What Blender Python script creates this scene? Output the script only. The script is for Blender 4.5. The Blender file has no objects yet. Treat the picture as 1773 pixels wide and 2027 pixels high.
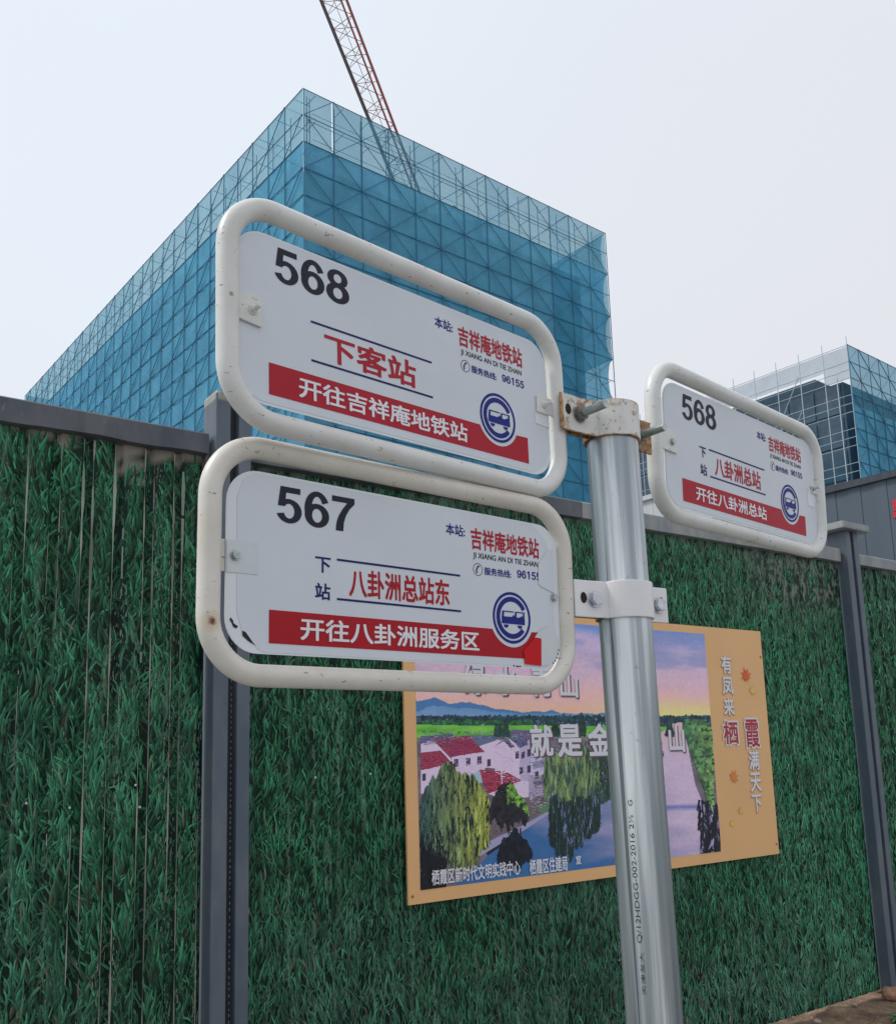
import bpy, bmesh, math, random
import numpy as np
from mathutils import Vector, Matrix, Quaternion

# ------------------------------------------------------------------ camera, sky, sun, exposure
sc = bpy.context.scene
col = sc.collection
EYE = Vector((0, 0, 1.55))                       # camera height above the pavement
cd = bpy.data.cameras.new('camera'); camera = bpy.data.objects.new('camera', cd); col.objects.link(camera)
cam_r = Vector((0.9995392, 0.0050468, -0.0299308))
cam_u = Vector((0.0303533, -0.1661930, 0.9856260))
cam_f = Vector((0.0, 0.9860803, 0.1662697))
m = Matrix((cam_r, cam_u, -cam_f)).transposed().to_4x4(); m.translation = EYE
camera.matrix_world = m
cd.sensor_fit = 'HORIZONTAL'; cd.sensor_width = 36.0
cd.lens = 36.0 * 1856.1 / 1773.0
cd.shift_y = (1184.76 - 1013.5) / 1773.0
cd.clip_start = 0.05; cd.clip_end = 2000
sc.camera = camera

SUN_AZ = math.radians(-97)                       # from +Y towards +X; negative = to the left
SUN_EL = math.radians(52)
w = bpy.data.worlds.new('World'); sc.world = w; w.use_nodes = True
nt = w.node_tree; nt.nodes.clear()
out = nt.nodes.new('ShaderNodeOutputWorld'); bg = nt.nodes.new('ShaderNodeBackground')
sky = nt.nodes.new('ShaderNodeTexSky'); sky.sky_type = 'NISHITA'; sky.sun_disc = False
sky.sun_elevation = SUN_EL; sky.sun_rotation = SUN_AZ; sky.air_density = 1.5; sky.dust_density = 3.0
tc = nt.nodes.new('ShaderNodeTexCoord')
# overcast: an even cloud deck in front of most of the blue, a little brighter towards the sun
dotn = nt.nodes.new('ShaderNodeVectorMath'); dotn.operation = 'DOT_PRODUCT'
nrm = nt.nodes.new('ShaderNodeVectorMath'); nrm.operation = 'NORMALIZE'
nt.links.new(tc.outputs['Generated'], nrm.inputs[0]); nt.links.new(nrm.outputs[0], dotn.inputs[0])
sd = Vector((math.sin(SUN_AZ) * math.cos(SUN_EL), math.cos(SUN_AZ) * math.cos(SUN_EL), math.sin(SUN_EL)))
dotn.inputs[1].default_value = sd
noi = nt.nodes.new('ShaderNodeTexNoise'); noi.inputs['Scale'].default_value = 2.2; noi.inputs['Detail'].default_value = 3
nt.links.new(nrm.outputs[0], noi.inputs['Vector'])
addn = nt.nodes.new('ShaderNodeMath'); addn.operation = 'MULTIPLY_ADD'
nt.links.new(noi.outputs['Fac'], addn.inputs[0]); addn.inputs[1].default_value = 0.5
nt.links.new(dotn.outputs['Value'], addn.inputs[2])
ramp = nt.nodes.new('ShaderNodeValToRGB'); nt.links.new(addn.outputs[0], ramp.inputs[0])
e = ramp.color_ramp.elements
e[0].position = 0.28; e[0].color = (0.80, 0.815, 0.865, 1)
e[1].position = 1.0; e[1].color = (0.84, 0.92, 1.0, 1)
k = ramp.color_ramp.elements.new(0.70); k.color = (0.82, 0.87, 0.95, 1)
gain = nt.nodes.new('ShaderNodeVectorMath'); gain.operation = 'SCALE'; gain.inputs['Scale'].default_value = 9.9
nt.links.new(ramp.outputs[0], gain.inputs[0])
mix = nt.nodes.new('ShaderNodeMix'); mix.data_type = 'RGBA'; mix.inputs['Factor'].default_value = 0.92
nt.links.new(sky.outputs[0], mix.inputs[6]); nt.links.new(gain.outputs[0], mix.inputs[7])
nt.links.new(mix.outputs[2], bg.inputs['Color']); bg.inputs['Strength'].default_value = 0.09
nt.links.new(bg.outputs[0], out.inputs['Surface'])

sl = bpy.data.lights.new('sun', 'SUN'); sl.energy = 1.7; sl.angle = math.radians(14); sl.color = (1, 0.97, 0.92)
sun = bpy.data.objects.new('sun', sl); col.objects.link(sun)
sun.rotation_euler = (-sd).to_track_quat('-Z', 'Y').to_euler()
sc.view_settings.view_transform = 'Standard'; sc.view_settings.look = 'None'
sc.view_settings.exposure = 0.20; sc.view_settings.gamma = 1.0; sc.view_settings.use_curve_mapping = False
sc.render.engine = 'CYCLES'
sc.cycles.transparent_max_bounces = 24; sc.cycles.max_bounces = 6

RNG = np.random.default_rng(7); random.seed(7)

# ------------------------------------------------------------------ helpers
def lin(r, g, b):
    f = lambda c: (c / 255 / 12.92) if c / 255 <= .04045 else ((c / 255 + .055) / 1.055) ** 2.4
    return (f(r), f(g), f(b))

def tag(o, label=None, cat=None, group=None, kind=None):
    if label: o['label'] = label
    if cat: o['category'] = cat
    if group: o['group'] = group
    if kind: o['kind'] = kind
    return o

def empty(name, mat=None, loc=None):
    o = bpy.data.objects.new(name, None); col.objects.link(o); o.empty_display_size = .1
    if mat is not None: o.matrix_world = mat
    if loc is not None: o.location = loc
    return o

class MB:
    def __init__(s): s.v = []; s.f = []; s.c = []; s.n = 0
    def add(s, v, f, c=None):
        s.v += [tuple(p) for p in v]; s.f += [tuple(i + s.n for i in q) for q in f]; s.n += len(v)
        if c is not None: s.c += ([c] * len(v) if not isinstance(c, list) else c)
        return s
    def quad(s, a, b, c2, d, c=None): return s.add([a, b, c2, d], [(0, 1, 2, 3)], c)
    def poly(s, pts, c=None): return s.add(pts, [tuple(range(len(pts)))], c)
    def box(s, x0, y0, z0, x1, y1, z1, c=None, M=None):
        v = [Vector(p) for p in ((x0, y0, z0), (x1, y0, z0), (x1, y1, z0), (x0, y1, z0), (x0, y0, z1), (x1, y0, z1), (x1, y1, z1), (x0, y1, z1))]
        if M is not None: v = [M @ p for p in v]
        return s.add(v, [(0, 3, 2, 1), (4, 5, 6, 7), (0, 1, 5, 4), (1, 2, 6, 5), (2, 3, 7, 6), (3, 0, 4, 7)], c)
    def bar(s, a, b, r, n=4, c=None, cap=True):
        a = Vector(a); b = Vector(b); d = (b - a).normalized()
        u = d.orthogonal().normalized() if abs(d.z) < .99 else Vector((1, 0, 0)); u = (u - d * u.dot(d)).normalized(); w2 = d.cross(u)
        vs = []
        for p in (a, b):
            for i in range(n):
                t = 2 * math.pi * (i + .5) / n; vs.append(p + u * r * math.cos(t) + w2 * r * math.sin(t))
        fs = [(i, (i + 1) % n, n + (i + 1) % n, n + i) for i in range(n)]
        if cap: fs += [tuple(range(n - 1, -1, -1)), tuple(range(n, 2 * n))]
        return s.add(vs, fs, c)
    def sweep(s, pts, r, n=20, closed=False, cap=True):
        P = [Vector(p) for p in pts]; N = len(P); rings = []
        up = None
        for i, p in enumerate(P):
            if closed: d = (P[(i + 1) % N] - P[i - 1]).normalized()
            else: d = (P[min(i + 1, N - 1)] - P[max(i - 1, 0)]).normalized()
            if up is None: up = d.orthogonal().normalized()
            up = (up - d * up.dot(d)).normalized(); w2 = d.cross(up)
            rings.append([p + up * r * math.cos(2 * math.pi * j / n) + w2 * r * math.sin(2 * math.pi * j / n) for j in range(n)])
        vs = [q for R in rings for q in R]; fs = []
        for i in range(N if closed else N - 1):
            k2 = (i + 1) % N
            for j in range(n): fs.append((i * n + j, i * n + (j + 1) % n, k2 * n + (j + 1) % n, k2 * n + j))
        if not closed and cap: fs += [tuple(range(n - 1, -1, -1)), tuple((N - 1) * n + j for j in range(n))]
        return s.add(vs, fs)
    def build(s, name, mat=None, parent=None, smooth=False, bevel=0):
        me = bpy.data.meshes.new(name); me.from_pydata(s.v, [], s.f)
        if s.c:
            a = me.color_attributes.new('Col', 'FLOAT_COLOR', 'POINT')
            arr = np.ones((len(s.v), 4), np.float32); arr[:, :3] = np.array(s.c, np.float32)[:, :3]; a.data.foreach_set('color', arr.ravel())
        if mat: me.materials.append(mat)
        if smooth: me.polygons.foreach_set('use_smooth', [True] * len(me.polygons))
        me.update()
        o = bpy.data.objects.new(name, me); col.objects.link(o)
        if parent: o.parent = parent
        if bevel:
            b = o.modifiers.new('bevel', 'BEVEL'); b.width = bevel; b.segments = 2; b.limit_method = 'ANGLE'; b.angle_limit = math.radians(40)
        return o

def np_mesh(name, V, F, C=None, mat=None, parent=None):     # F: (n,4) quads
    me = bpy.data.meshes.new(name)
    me.vertices.add(len(V)); me.vertices.foreach_set('co', np.asarray(V, np.float32).ravel())
    nf = len(F); k = F.shape[1]
    me.loops.add(nf * k); me.loops.foreach_set('vertex_index', F.astype(np.int32).ravel())
    me.polygons.add(nf); me.polygons.foreach_set('loop_start', np.arange(0, nf * k, k, dtype=np.int32))
    me.polygons.foreach_set('loop_total', np.full(nf, k, np.int32))
    if C is not None:
        a = me.color_attributes.new('Col', 'FLOAT_COLOR', 'POINT')
        arr = np.ones((len(V), 4), np.float32); arr[:, :3] = C; a.data.foreach_set('color', arr.ravel())
    me.update(); me.validate()
    if mat: me.materials.append(mat)
    o = bpy.data.objects.new(name, me); col.objects.link(o)
    if parent: o.parent = parent
    return o

def copy_of(o, parent=None, mat=None):
    c = o.copy(); col.objects.link(c)
    if parent: c.parent = parent
    if mat is not None: c.matrix_local = mat
    return c

_T = np.random.default_rng(3).random((256, 256))
def vnoise(x, y):                                             # smooth value noise 0..1
    x = np.asarray(x, float); y = np.asarray(y, float)
    xi = np.floor(x).astype(int); yi = np.floor(y).astype(int); fx = x - xi; fy = y - yi
    fx = fx * fx * (3 - 2 * fx); fy = fy * fy * (3 - 2 * fy)
    g = lambda a, b: _T[a & 255, b & 255]
    return (g(xi, yi) * (1 - fx) + g(xi + 1, yi) * fx) * (1 - fy) + (g(xi, yi + 1) * (1 - fx) + g(xi + 1, yi + 1) * fx) * fy
def fbm(x, y, o=4):
    s = 0; a = .5; t = 0
    for i in range(o): s = s + a * vnoise(x * 2 ** i + 17 * i, y * 2 ** i + 9 * i); t += a; a *= .5
    return s / t

# ------------------------------------------------------------------ materials
def new_mat(name):
    m = bpy.data.materials.new(name); m.use_nodes = True
    return m, m.node_tree, m.node_tree.nodes['Principled BSDF']
def noise(nt, scale, detail=4, vec=None, rough=.55):
    n = nt.nodes.new('ShaderNodeTexNoise'); n.inputs['Scale'].default_value = scale; n.inputs['Detail'].default_value = detail; n.inputs['Roughness'].default_value = rough
    if vec is not None: nt.links.new(vec, n.inputs['Vector'])
    return n.outputs['Fac']
def objco(nt, scale=(1, 1, 1)):
    t = nt.nodes.new('ShaderNodeTexCoord'); mp = nt.nodes.new('ShaderNodeMapping'); mp.inputs['Scale'].default_value = scale
    nt.links.new(t.outputs['Object'], mp.inputs['Vector']); return mp.outputs[0]
def rampn(nt, src, stops):
    r = nt.nodes.new('ShaderNodeValToRGB'); nt.links.new(src, r.inputs[0]); el = r.color_ramp.elements
    while len(el) < len(stops): el.new(.5)
    for q, (p, c) in zip(el, stops): q.position = p; q.color = (c, c, c, 1) if not isinstance(c, tuple) else (*c, 1)
    return r.outputs[0]
def mixc(nt, fac, a, b):
    m = nt.nodes.new('ShaderNodeMix'); m.data_type = 'RGBA'
    for s, v in ((m.inputs['Factor'], fac), (m.inputs[6], a), (m.inputs[7], b)):
        if isinstance(v, tuple): s.default_value = (*v, 1)
        elif isinstance(v, (int, float)): s.default_value = v
        else: nt.links.new(v, s)
    return m.outputs[2]
def bump(nt, p, src, strength=.3, dist=.002):
    b = nt.nodes.new('ShaderNodeBump'); b.inputs['Strength'].default_value = strength; b.inputs['Distance'].default_value = dist
    nt.links.new(src, b.inputs['Height']); nt.links.new(b.outputs[0], p.inputs['Normal'])

def mat_plain(name, c, rough=.6, metal=0, var=.12, scale=12, spec=.4):
    m, nt, p = new_mat(name); v = objco(nt)
    f = noise(nt, scale, 5, v)
    a = tuple(max(0, x * (1 - var)) for x in c); b = tuple(min(1, x * (1 + var)) for x in c)
    nt.links.new(mixc(nt, rampn(nt, f, [(.3, 0.), (.7, 1.)]), a, b), p.inputs['Base Color'])
    p.inputs['Roughness'].default_value = rough; p.inputs['Metallic'].default_value = metal; p.inputs['Specular IOR Level'].default_value = spec
    return m

def mat_vcol(name, rough=.6, spec=.3, metal=0, fine=0.0, fs=60):
    m, nt, p = new_mat(name); a = nt.nodes.new('ShaderNodeVertexColor'); a.layer_name = 'Col'
    src = a.outputs[0]
    if fine:
        f = noise(nt, fs, 5, objco(nt)); src = mixc(nt, rampn(nt, f, [(.35, 0.), (.65, fine)]), src, (0.02, .03, .03))
    nt.links.new(src, p.inputs['Base Color']); p.inputs['Roughness'].default_value = rough; p.inputs['Specular IOR Level'].default_value = spec
    p.inputs['Metallic'].default_value = metal
    return m

def mat_tube(name, base, dirt, spots, seed=0.0):
    """old white gloss paint: grime, small chips, listed rust spots (object coordinates)"""
    m, nt, p = new_mat(name); v = objco(nt, (1, 1, 1))
    off = nt.nodes.new('ShaderNodeVectorMath'); off.operation = 'ADD'; off.inputs[1].default_value = (seed, seed * 2, seed); nt.links.new(v, off.inputs[0]); v2 = off.outputs[0]
    g = noise(nt, 14, 6, v2); c = mixc(nt, rampn(nt, g, [(.38, 0.), (.72, .75)]), base, dirt)
    st = nt.nodes.new('ShaderNodeMapping'); st.inputs['Scale'].default_value = (1, 2.2, 1); nt.links.new(v2, st.inputs[0])
    chip = noise(nt, 85, 3, st.outputs[0], .6)
    c = mixc(nt, rampn(nt, chip, [(.665, 0.), (.71, .8)]), c, (.20, .17, .14))
    scr = noise(nt, 26, 8, st.outputs[0], .75)
    c = mixc(nt, rampn(nt, scr, [(.62, 0.), (.68, .45)]), c, (.26, .21, .16))
    for (x, y, z, r, streak) in spots:
        s = nt.nodes.new('ShaderNodeVectorMath'); s.operation = 'DISTANCE'; nt.links.new(objco(nt), s.inputs[0]); s.inputs[1].default_value = (x, y, z)
        nn = noise(nt, 260, 3, v2)
        ad = nt.nodes.new('ShaderNodeMath'); ad.operation = 'MULTIPLY_ADD'; nt.links.new(nn, ad.inputs[0]); ad.inputs[1].default_value = r * .9; nt.links.new(s.outputs['Value'], ad.inputs[2])
        c = mixc(nt, rampn(nt, ad.outputs[0], [(r * 1.1, .8), (r * 2.6, 0.)]), c, (.62, .45, .27))
        c = mixc(nt, rampn(nt, ad.outputs[0], [(r * .9, 1.), (r * 1.25, 0.)]), c, (.13, .035, .015))
    nt.links.new(c, p.inputs['Base Color']); p.inputs['Roughness'].default_value = .38; p.inputs['Coat Weight'].default_value = .15
    bump(nt, p, chip, .25, .0008)
    return m

M = {}
M['plate'] = mat_plain('sign plate white', (.74, .77, .80), .42, var=.03, scale=5)
M['sticker'] = mat_plain('sign film', (.66, .69, .74), .5, var=.04, scale=9)
M['sticker_old'] = mat_plain('old yellowed film', (.62, .66, .68), .5, var=.05, scale=30)
M['ink'] = mat_plain('black ink', (.022, .023, .038), .5, var=.15, spec=.2)
M['black'] = mat_plain('black patch', (.006, .006, .012), .5)
M['blue'] = mat_plain('blue ink', (.012, .022, .22), .5, var=.1, spec=.2)
M['navy'] = mat_plain('dark blue ink', (.010, .015, .12), .5, var=.1, spec=.2)
M['red'] = mat_plain('red film', (.44, .018, .035), .5, var=.06, spec=.2)
M['red2'] = mat_plain('red film deep', (.42, .012, .022), .5, var=.06, spec=.2)
M['redpatch'] = mat_plain('fresh red patch', (.60, .008, .012), .5, var=.04, spec=.2)
M['white_ink'] = mat_plain('white film', (.78, .78, .82), .4, var=.03)
M['tube_a'] = mat_tube('tube paint', (.74, .73, .71), (.60, .58, .53), [(-.05, .09, .012, .0012, 0)], 0.3)
M['tube_b'] = mat_tube('tube paint cream', (.74, .70, .63), (.58, .53, .45), [(-.0677, .017, .0118, .0055, 1), (.452, .176, .010, .0036, 0)], 1.7)
M['tube_c'] = mat_tube('tube paint grey white', (.72, .72, .70), (.58, .58, .52), [], 3.1)

def mat_galv():
    m, nt, p = new_mat('galvanised pipe'); v = objco(nt, (1, 1, .035)); v1 = objco(nt, (1, 1, 1)); v3 = objco(nt, (1, 1, .008))
    g = noise(nt, 34, 6, v); c = rampn(nt, g, [(.34, (.17, .215, .225)), (.50, (.40, .44, .46)), (.64, (.80, .83, .84))])
    bands = noise(nt, 60, 3, v3, .6); c = mixc(nt, rampn(nt, bands, [(.50, 0.), (.60, .55)]), c, (.30, .34, .38))
    ln = noise(nt, 120, 2, v3, .5); c = mixc(nt, rampn(nt, ln, [(.63, 0.), (.66, .85)]), c, (.10, .12, .14))
    sp = noise(nt, 90, 5, v1); c = mixc(nt, rampn(nt, sp, [(.66, 0.), (.74, .35)]), c, (.15, .16, .17))
    nt.links.new(c, p.inputs['Base Color']); p.inputs['Metallic'].default_value = .78
    nt.links.new(rampn(nt, g, [(.3, .36), (.7, .55)]), p.inputs['Roughness']); bump(nt, p, ln, .5, .0012)
    return m
M['galv'] = mat_galv()
def mat_clamp(name, rust):
    m, nt, p = new_mat(name); v = objco(nt)
    g = noise(nt, 28, 6, v); c = mixc(nt, rampn(nt, g, [(.4, 0.), (.7, .6)]), (.74, .72, .69), (.60, .56, .50))
    ch = noise(nt, 120, 4, v, .6); c = mixc(nt, rampn(nt, ch, [(.60, 0.), (.66, .8)]), c, (.22, .20, .18))
    r = noise(nt, 38, 7, v, .65)
    c = mixc(nt, rampn(nt, r, [(.62 - rust * .36, 0.), (.70 - rust * .34, 1.)]), c, rampn(nt, noise(nt, 160, 5, v), [(.35, (.09, .03, .012)), (.6, (.42, .22, .07))]))
    if rust < .5:                                  # rust creeping in from the cut edges
        sx = nt.nodes.new('ShaderNodeSeparateXYZ'); nt.links.new(v, sx.inputs[0])
        def mth(op, a_, b_):
            q = nt.nodes.new('ShaderNodeMath'); q.operation = op
            for i_, x_ in enumerate((a_, b_)):
                if isinstance(x_, (int, float)): q.inputs[i_].default_value = x_
                else: nt.links.new(x_, q.inputs[i_])
            return q.outputs[0]
        az_ = mth('ABSOLUTE', sx.outputs[2], 0.0); e1 = mth('SUBTRACT', az_, .0262); e2 = mth('SUBTRACT', -.1075, sx.outputs[0])
        ed = mth('MAXIMUM', e1, e2); ed = mth('ADD', mth('MULTIPLY', ed, 160.0), mth('MULTIPLY', r, 1.3))
        c = mixc(nt, rampn(nt, ed, [(.50, 0.), (.78, 1.)]), c, rampn(nt, noise(nt, 160, 5, v), [(.35, (.16, .055, .02)), (.6, (.52, .30, .12))]))
    nt.links.new(c, p.inputs['Base Color']); p.inputs['Roughness'].default_value = .5; bump(nt, p, ch, .4, .0008)
    return m
M['clamp_old'] = mat_clamp('old clamp paint', .24); M['clamp_rust'] = mat_clamp('rusty clamp', .95)
M['clamp_new'] = mat_plain('clamp white paint', (.80, .78, .79), .38, var=.03, scale=30)
M['rust'] = mat_plain('rust', (.30, .13, .045), .85, var=.5, scale=90)
M['bolt'] = mat_plain('zinc bolt', (.42, .47, .46), .35, .7, .25, 90)
M['bolt_new'] = mat_plain('bright bolt', (.55, .56, .60), .3, .75, .2, 90)
M['nut'] = mat_plain('weathered nut', (.20, .19, .17), .5, .5, .4, 120)
M['hole'] = mat_plain('bolt hole dark', (.03, .02, .018), .9)
M['vc_grass'] = mat_vcol('printed grass film', .5, .16)
M['vc_sheet'] = mat_vcol('painted steel sheet', .55, .2)
M['vc_print'] = mat_vcol('printed poster film', .4, .35)

def mat_steel(name, c, dirt, amt=.5, scale=9, edge=.0):
    m, nt, p = new_mat(name); v = objco(nt, (1, 1, .35))
    g = noise(nt, scale, 7, v, .6); cc = mixc(nt, rampn(nt, g, [(.42, 0.), (.72, amt)]), c, dirt)
    s = noise(nt, scale * 9, 4, v, .6); cc = mixc(nt, rampn(nt, s, [(.64, 0.), (.72, .5)]), cc, dirt)
    nt.links.new(cc, p.inputs['Base Color']); p.inputs['Roughness'].default_value = .48; p.inputs['Specular IOR Level'].default_value = .4
    bump(nt, p, g, .15, .003)
    return m
M['post'] = mat_steel('fence post paint', (.085, .112, .148), (.20, .21, .215), .5)
M['post_dark'] = mat_steel('fence post paint dark', (.035, .042, .06), (.10, .11, .12), .4)
M['coping'] = mat_steel('coping paint', (.068, .078, .10), (.24, .235, .22), .5, 5)
M['coping_pale'] = mat_steel('coping weathered', (.22, .24, .26), (.40, .39, .34), .8, 12)
M['cap_pale'] = mat_steel('rusted cap', (.34, .35, .32), (.16, .12, .09), .6, 30)
M['orange'] = mat_plain('poster orange', (.80, .46, .205), .42, var=.04, scale=3)
M['edge'] = mat_plain('board edge', (.42, .25, .12), .6)
M['scaf'] = mat_plain('scaffold tube blue grey', (.035, .17, .29), .55, var=.1, scale=2)
M['scaf_thin'] = mat_plain('thin blue brace', (.03, .20, .36), .55, var=.1, scale=2)
M['scaf_in'] = mat_plain('scaffold tube inner', (.10, .17, .22), .6, var=.1, scale=2)
M['scaf_white'] = mat_plain('scaffold tube galvanised', (.48, .55, .60), .5, var=.1, scale=2)
M['concrete'] = mat_plain('raw concrete', (.20, .22, .24), .85, var=.2, scale=1.2)
M['glass'] = mat_plain('dark glazing', (.025, .075, .125), .2, var=.35, scale=.8, spec=.8)
M['mullion'] = mat_plain('mullion', (.045, .095, .14), .5)
def mat_net(name, c, tint, fac, scale=.6):
    m = bpy.data.materials.new(name); m.use_nodes = True; nt = m.node_tree; nt.nodes.clear()
    o = nt.nodes.new('ShaderNodeOutputMaterial'); d = nt.nodes.new('ShaderNodeBsdfDiffuse'); t = nt.nodes.new('ShaderNodeBsdfTranslucent'); tr = nt.nodes.new('ShaderNodeBsdfTransparent')
    v = objco(nt); f = noise(nt, scale, 5, v); f2 = noise(nt, scale * 9, 3, v)
    cc = mixc(nt, rampn(nt, f, [(.3, 0.), (.7, 1.)]), tuple(x * .82 for x in c), tuple(min(1, x * 1.14) for x in c))
    nt.links.new(cc, d.inputs[0]); nt.links.new(cc, t.inputs[0]); tr.inputs[0].default_value = (*tint, 1)
    a = nt.nodes.new('ShaderNodeMixShader'); a.inputs[0].default_value = .22; nt.links.new(d.outputs[0], a.inputs[1]); nt.links.new(t.outputs[0], a.inputs[2])
    b = nt.nodes.new('ShaderNodeMixShader'); nt.links.new(rampn(nt, f2, [(.3, fac - .05), (.7, fac + .05)]), b.inputs[0]); nt.links.new(tr.outputs[0], b.inputs[1]); nt.links.new(a.outputs[0], b.inputs[2])
    nt.links.new(b.outputs[0], o.inputs[0]); return m
M['net'] = [mat_net('blue debris net', (.125, .385, .565), (.32, .62, .72), .95), mat_net('blue debris net b', (.13, .395, .57), (.32, .62, .72), .96), mat_net('blue debris net c', (.12, .37, .55), (.34, .64, .74), .94)]
M['net_thin'] = mat_net('blue debris net thin', (.10, .385, .60), (.42, .68, .78), .74)
M['net_top'] = [mat_net('blue mesh top', (.13, .35, .48), (.55, .74, .80), .60), mat_net('blue mesh top b', (.14, .36, .48), (.6, .78, .82), .56)]
M['net_white'] = mat_net('white debris net', (.36, .44, .50), (.9, .93, .95), .55)
M['crane_red'] = mat_plain('crane red', (.30, .07, .06), .6); M['crane_dark'] = mat_plain('crane dark', (.07, .05, .055), .6)
M['wall_grey'] = mat_steel('prefab wall grey', (.080, .105, .135), (.062, .082, .105), .6, 1.2)
M['wall_white'] = mat_steel('prefab wall white', (.50, .53, .56), (.40, .42, .44), .6, 1.2)

def mat_soil():
    m, nt, p = new_mat('soil and mortar'); v = objco(nt)
    a = noise(nt, 9, 8, v, .65); c = rampn(nt, a, [(.3, (.06, .034, .02)), (.5, (.19, .115, .07)), (.7, (.34, .23, .15))])
    s = noise(nt, 80, 4, v); c = mixc(nt, rampn(nt, s, [(.56, 0.), (.66, .55)]), c, (.42, .34, .27))
    nt.links.new(c, p.inputs['Base Color']); p.inputs['Roughness'].default_value = .95; bump(nt, p, s, .8, .01); return m
M['soil'] = mat_soil()
M['paving'] = mat_plain('paving', (.20, .20, .19), .9, var=.2, scale=3)
M['stone'] = mat_plain('mortar lump', (.38, .30, .24), .95, var=.3, scale=40)
M['brick'] = mat_plain('brick scrap', (.34, .20, .13), .95, var=.3, scale=40)
M['leaf'] = mat_plain('green leaf', (.06, .30, .10), .5, var=.4, scale=60)

# ------------------------------------------------------------------ the setting: ground
b = MB(); b.quad((-600, -600, 0), (600, -600, 0), (600, 600, 0), (-600, 600, 0))
tag(b.build('ground', M['paving']), kind='structure')

# fence frame: local x along the fence, local y away from the camera, z up, origin at the foot of the camera
FAZ = 0.62905; FD = 3.08
fm = Matrix.Rotation(FAZ, 4, 'Z'); F_T = Vector((math.cos(FAZ), math.sin(FAZ), 0)); F_N = Vector((-math.sin(FAZ), math.cos(FAZ), 0))
fm.translation = EYE + F_N * FD          # y = 0 is the ridge plane of the sheets, z = 0 is eye height
ZT, ZC, ZB = 1.071, 1.153, -1.348        # sheet top, coping top, sheet foot

# soil ledge under the fence
gx = np.linspace(-1.5, 9, 420); gy = np.linspace(-.85, .30, 60)
X, Y = np.meshgrid(gx, gy, indexing='ij')
Z = -1.372 + .035 * (fbm(X * 5, Y * 5, 5) - .5) + .03 * np.maximum(0, vnoise(X * 14, Y * 14) - .6) - .02 * np.clip(-Y - .3, 0, 1)
Z[:, 0] = -1.56; Z[:, 1] = -1.46
V = np.stack([X, Y, Z], -1).reshape(-1, 3); n0, n1 = X.shape
ii, jj = np.meshgrid(np.arange(n0 - 1), np.arange(n1 - 1), indexing='ij'); q = (ii * n1 + jj).ravel()
o = np_mesh('ledge', V, np.stack([q, q + n1, q + n1 + 1, q + 1], 1), None, M['soil']); o.matrix_world = fm
tag(o, kind='structure')

# ------------------------------------------------------------------ fence
fence = tag(empty('construction_fence', fm), 'tall corrugated steel hoarding printed with green grass, grey posts and coping', 'fence')
PITCH = .1005; VAL = .032; SLOPE = .007
def prof(u, depth):                     # 0 on the broad ridge, +depth in the narrow groove
    t = np.mod(np.asarray(u, float) - .782, PITCH)
    return depth * np.clip(np.minimum(t, VAL - t + 0) / SLOPE, 0, 1)
def edges_of(u0, u1):
    ks = np.arange(math.floor((u0 - .782) / PITCH) - 1, math.ceil((u1 - .782) / PITCH) + 1)
    e = sorted(set([u0, u1] + [round(.782 + k * PITCH + d, 5) for k in ks for d in (0, SLOPE, VAL - SLOPE, VAL)]))
    return np.array([x for x in e if u0 <= x <= u1])

DARK = np.array([.003, .020, .013])
def ribid(u): return np.floor((np.asarray(u) - .782) / PITCH)
def bare(u, z, side):                   # 1 where the print has worn away to the beige primer
    r = ribid(u); h = vnoise(r * 3.7 + 5, r * 1.3 + side * 11)
    reach = {0: .012 + .20 * h * np.clip((u - .55) / .35, .05, 1), 1: .006 + .012 * h, 2: .006 + .012 * h}[side]
    d = (ZT - z) / reach + 1.7 * (fbm(u * 75, z * 32, 3) - .5)
    return d < .55

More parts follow.
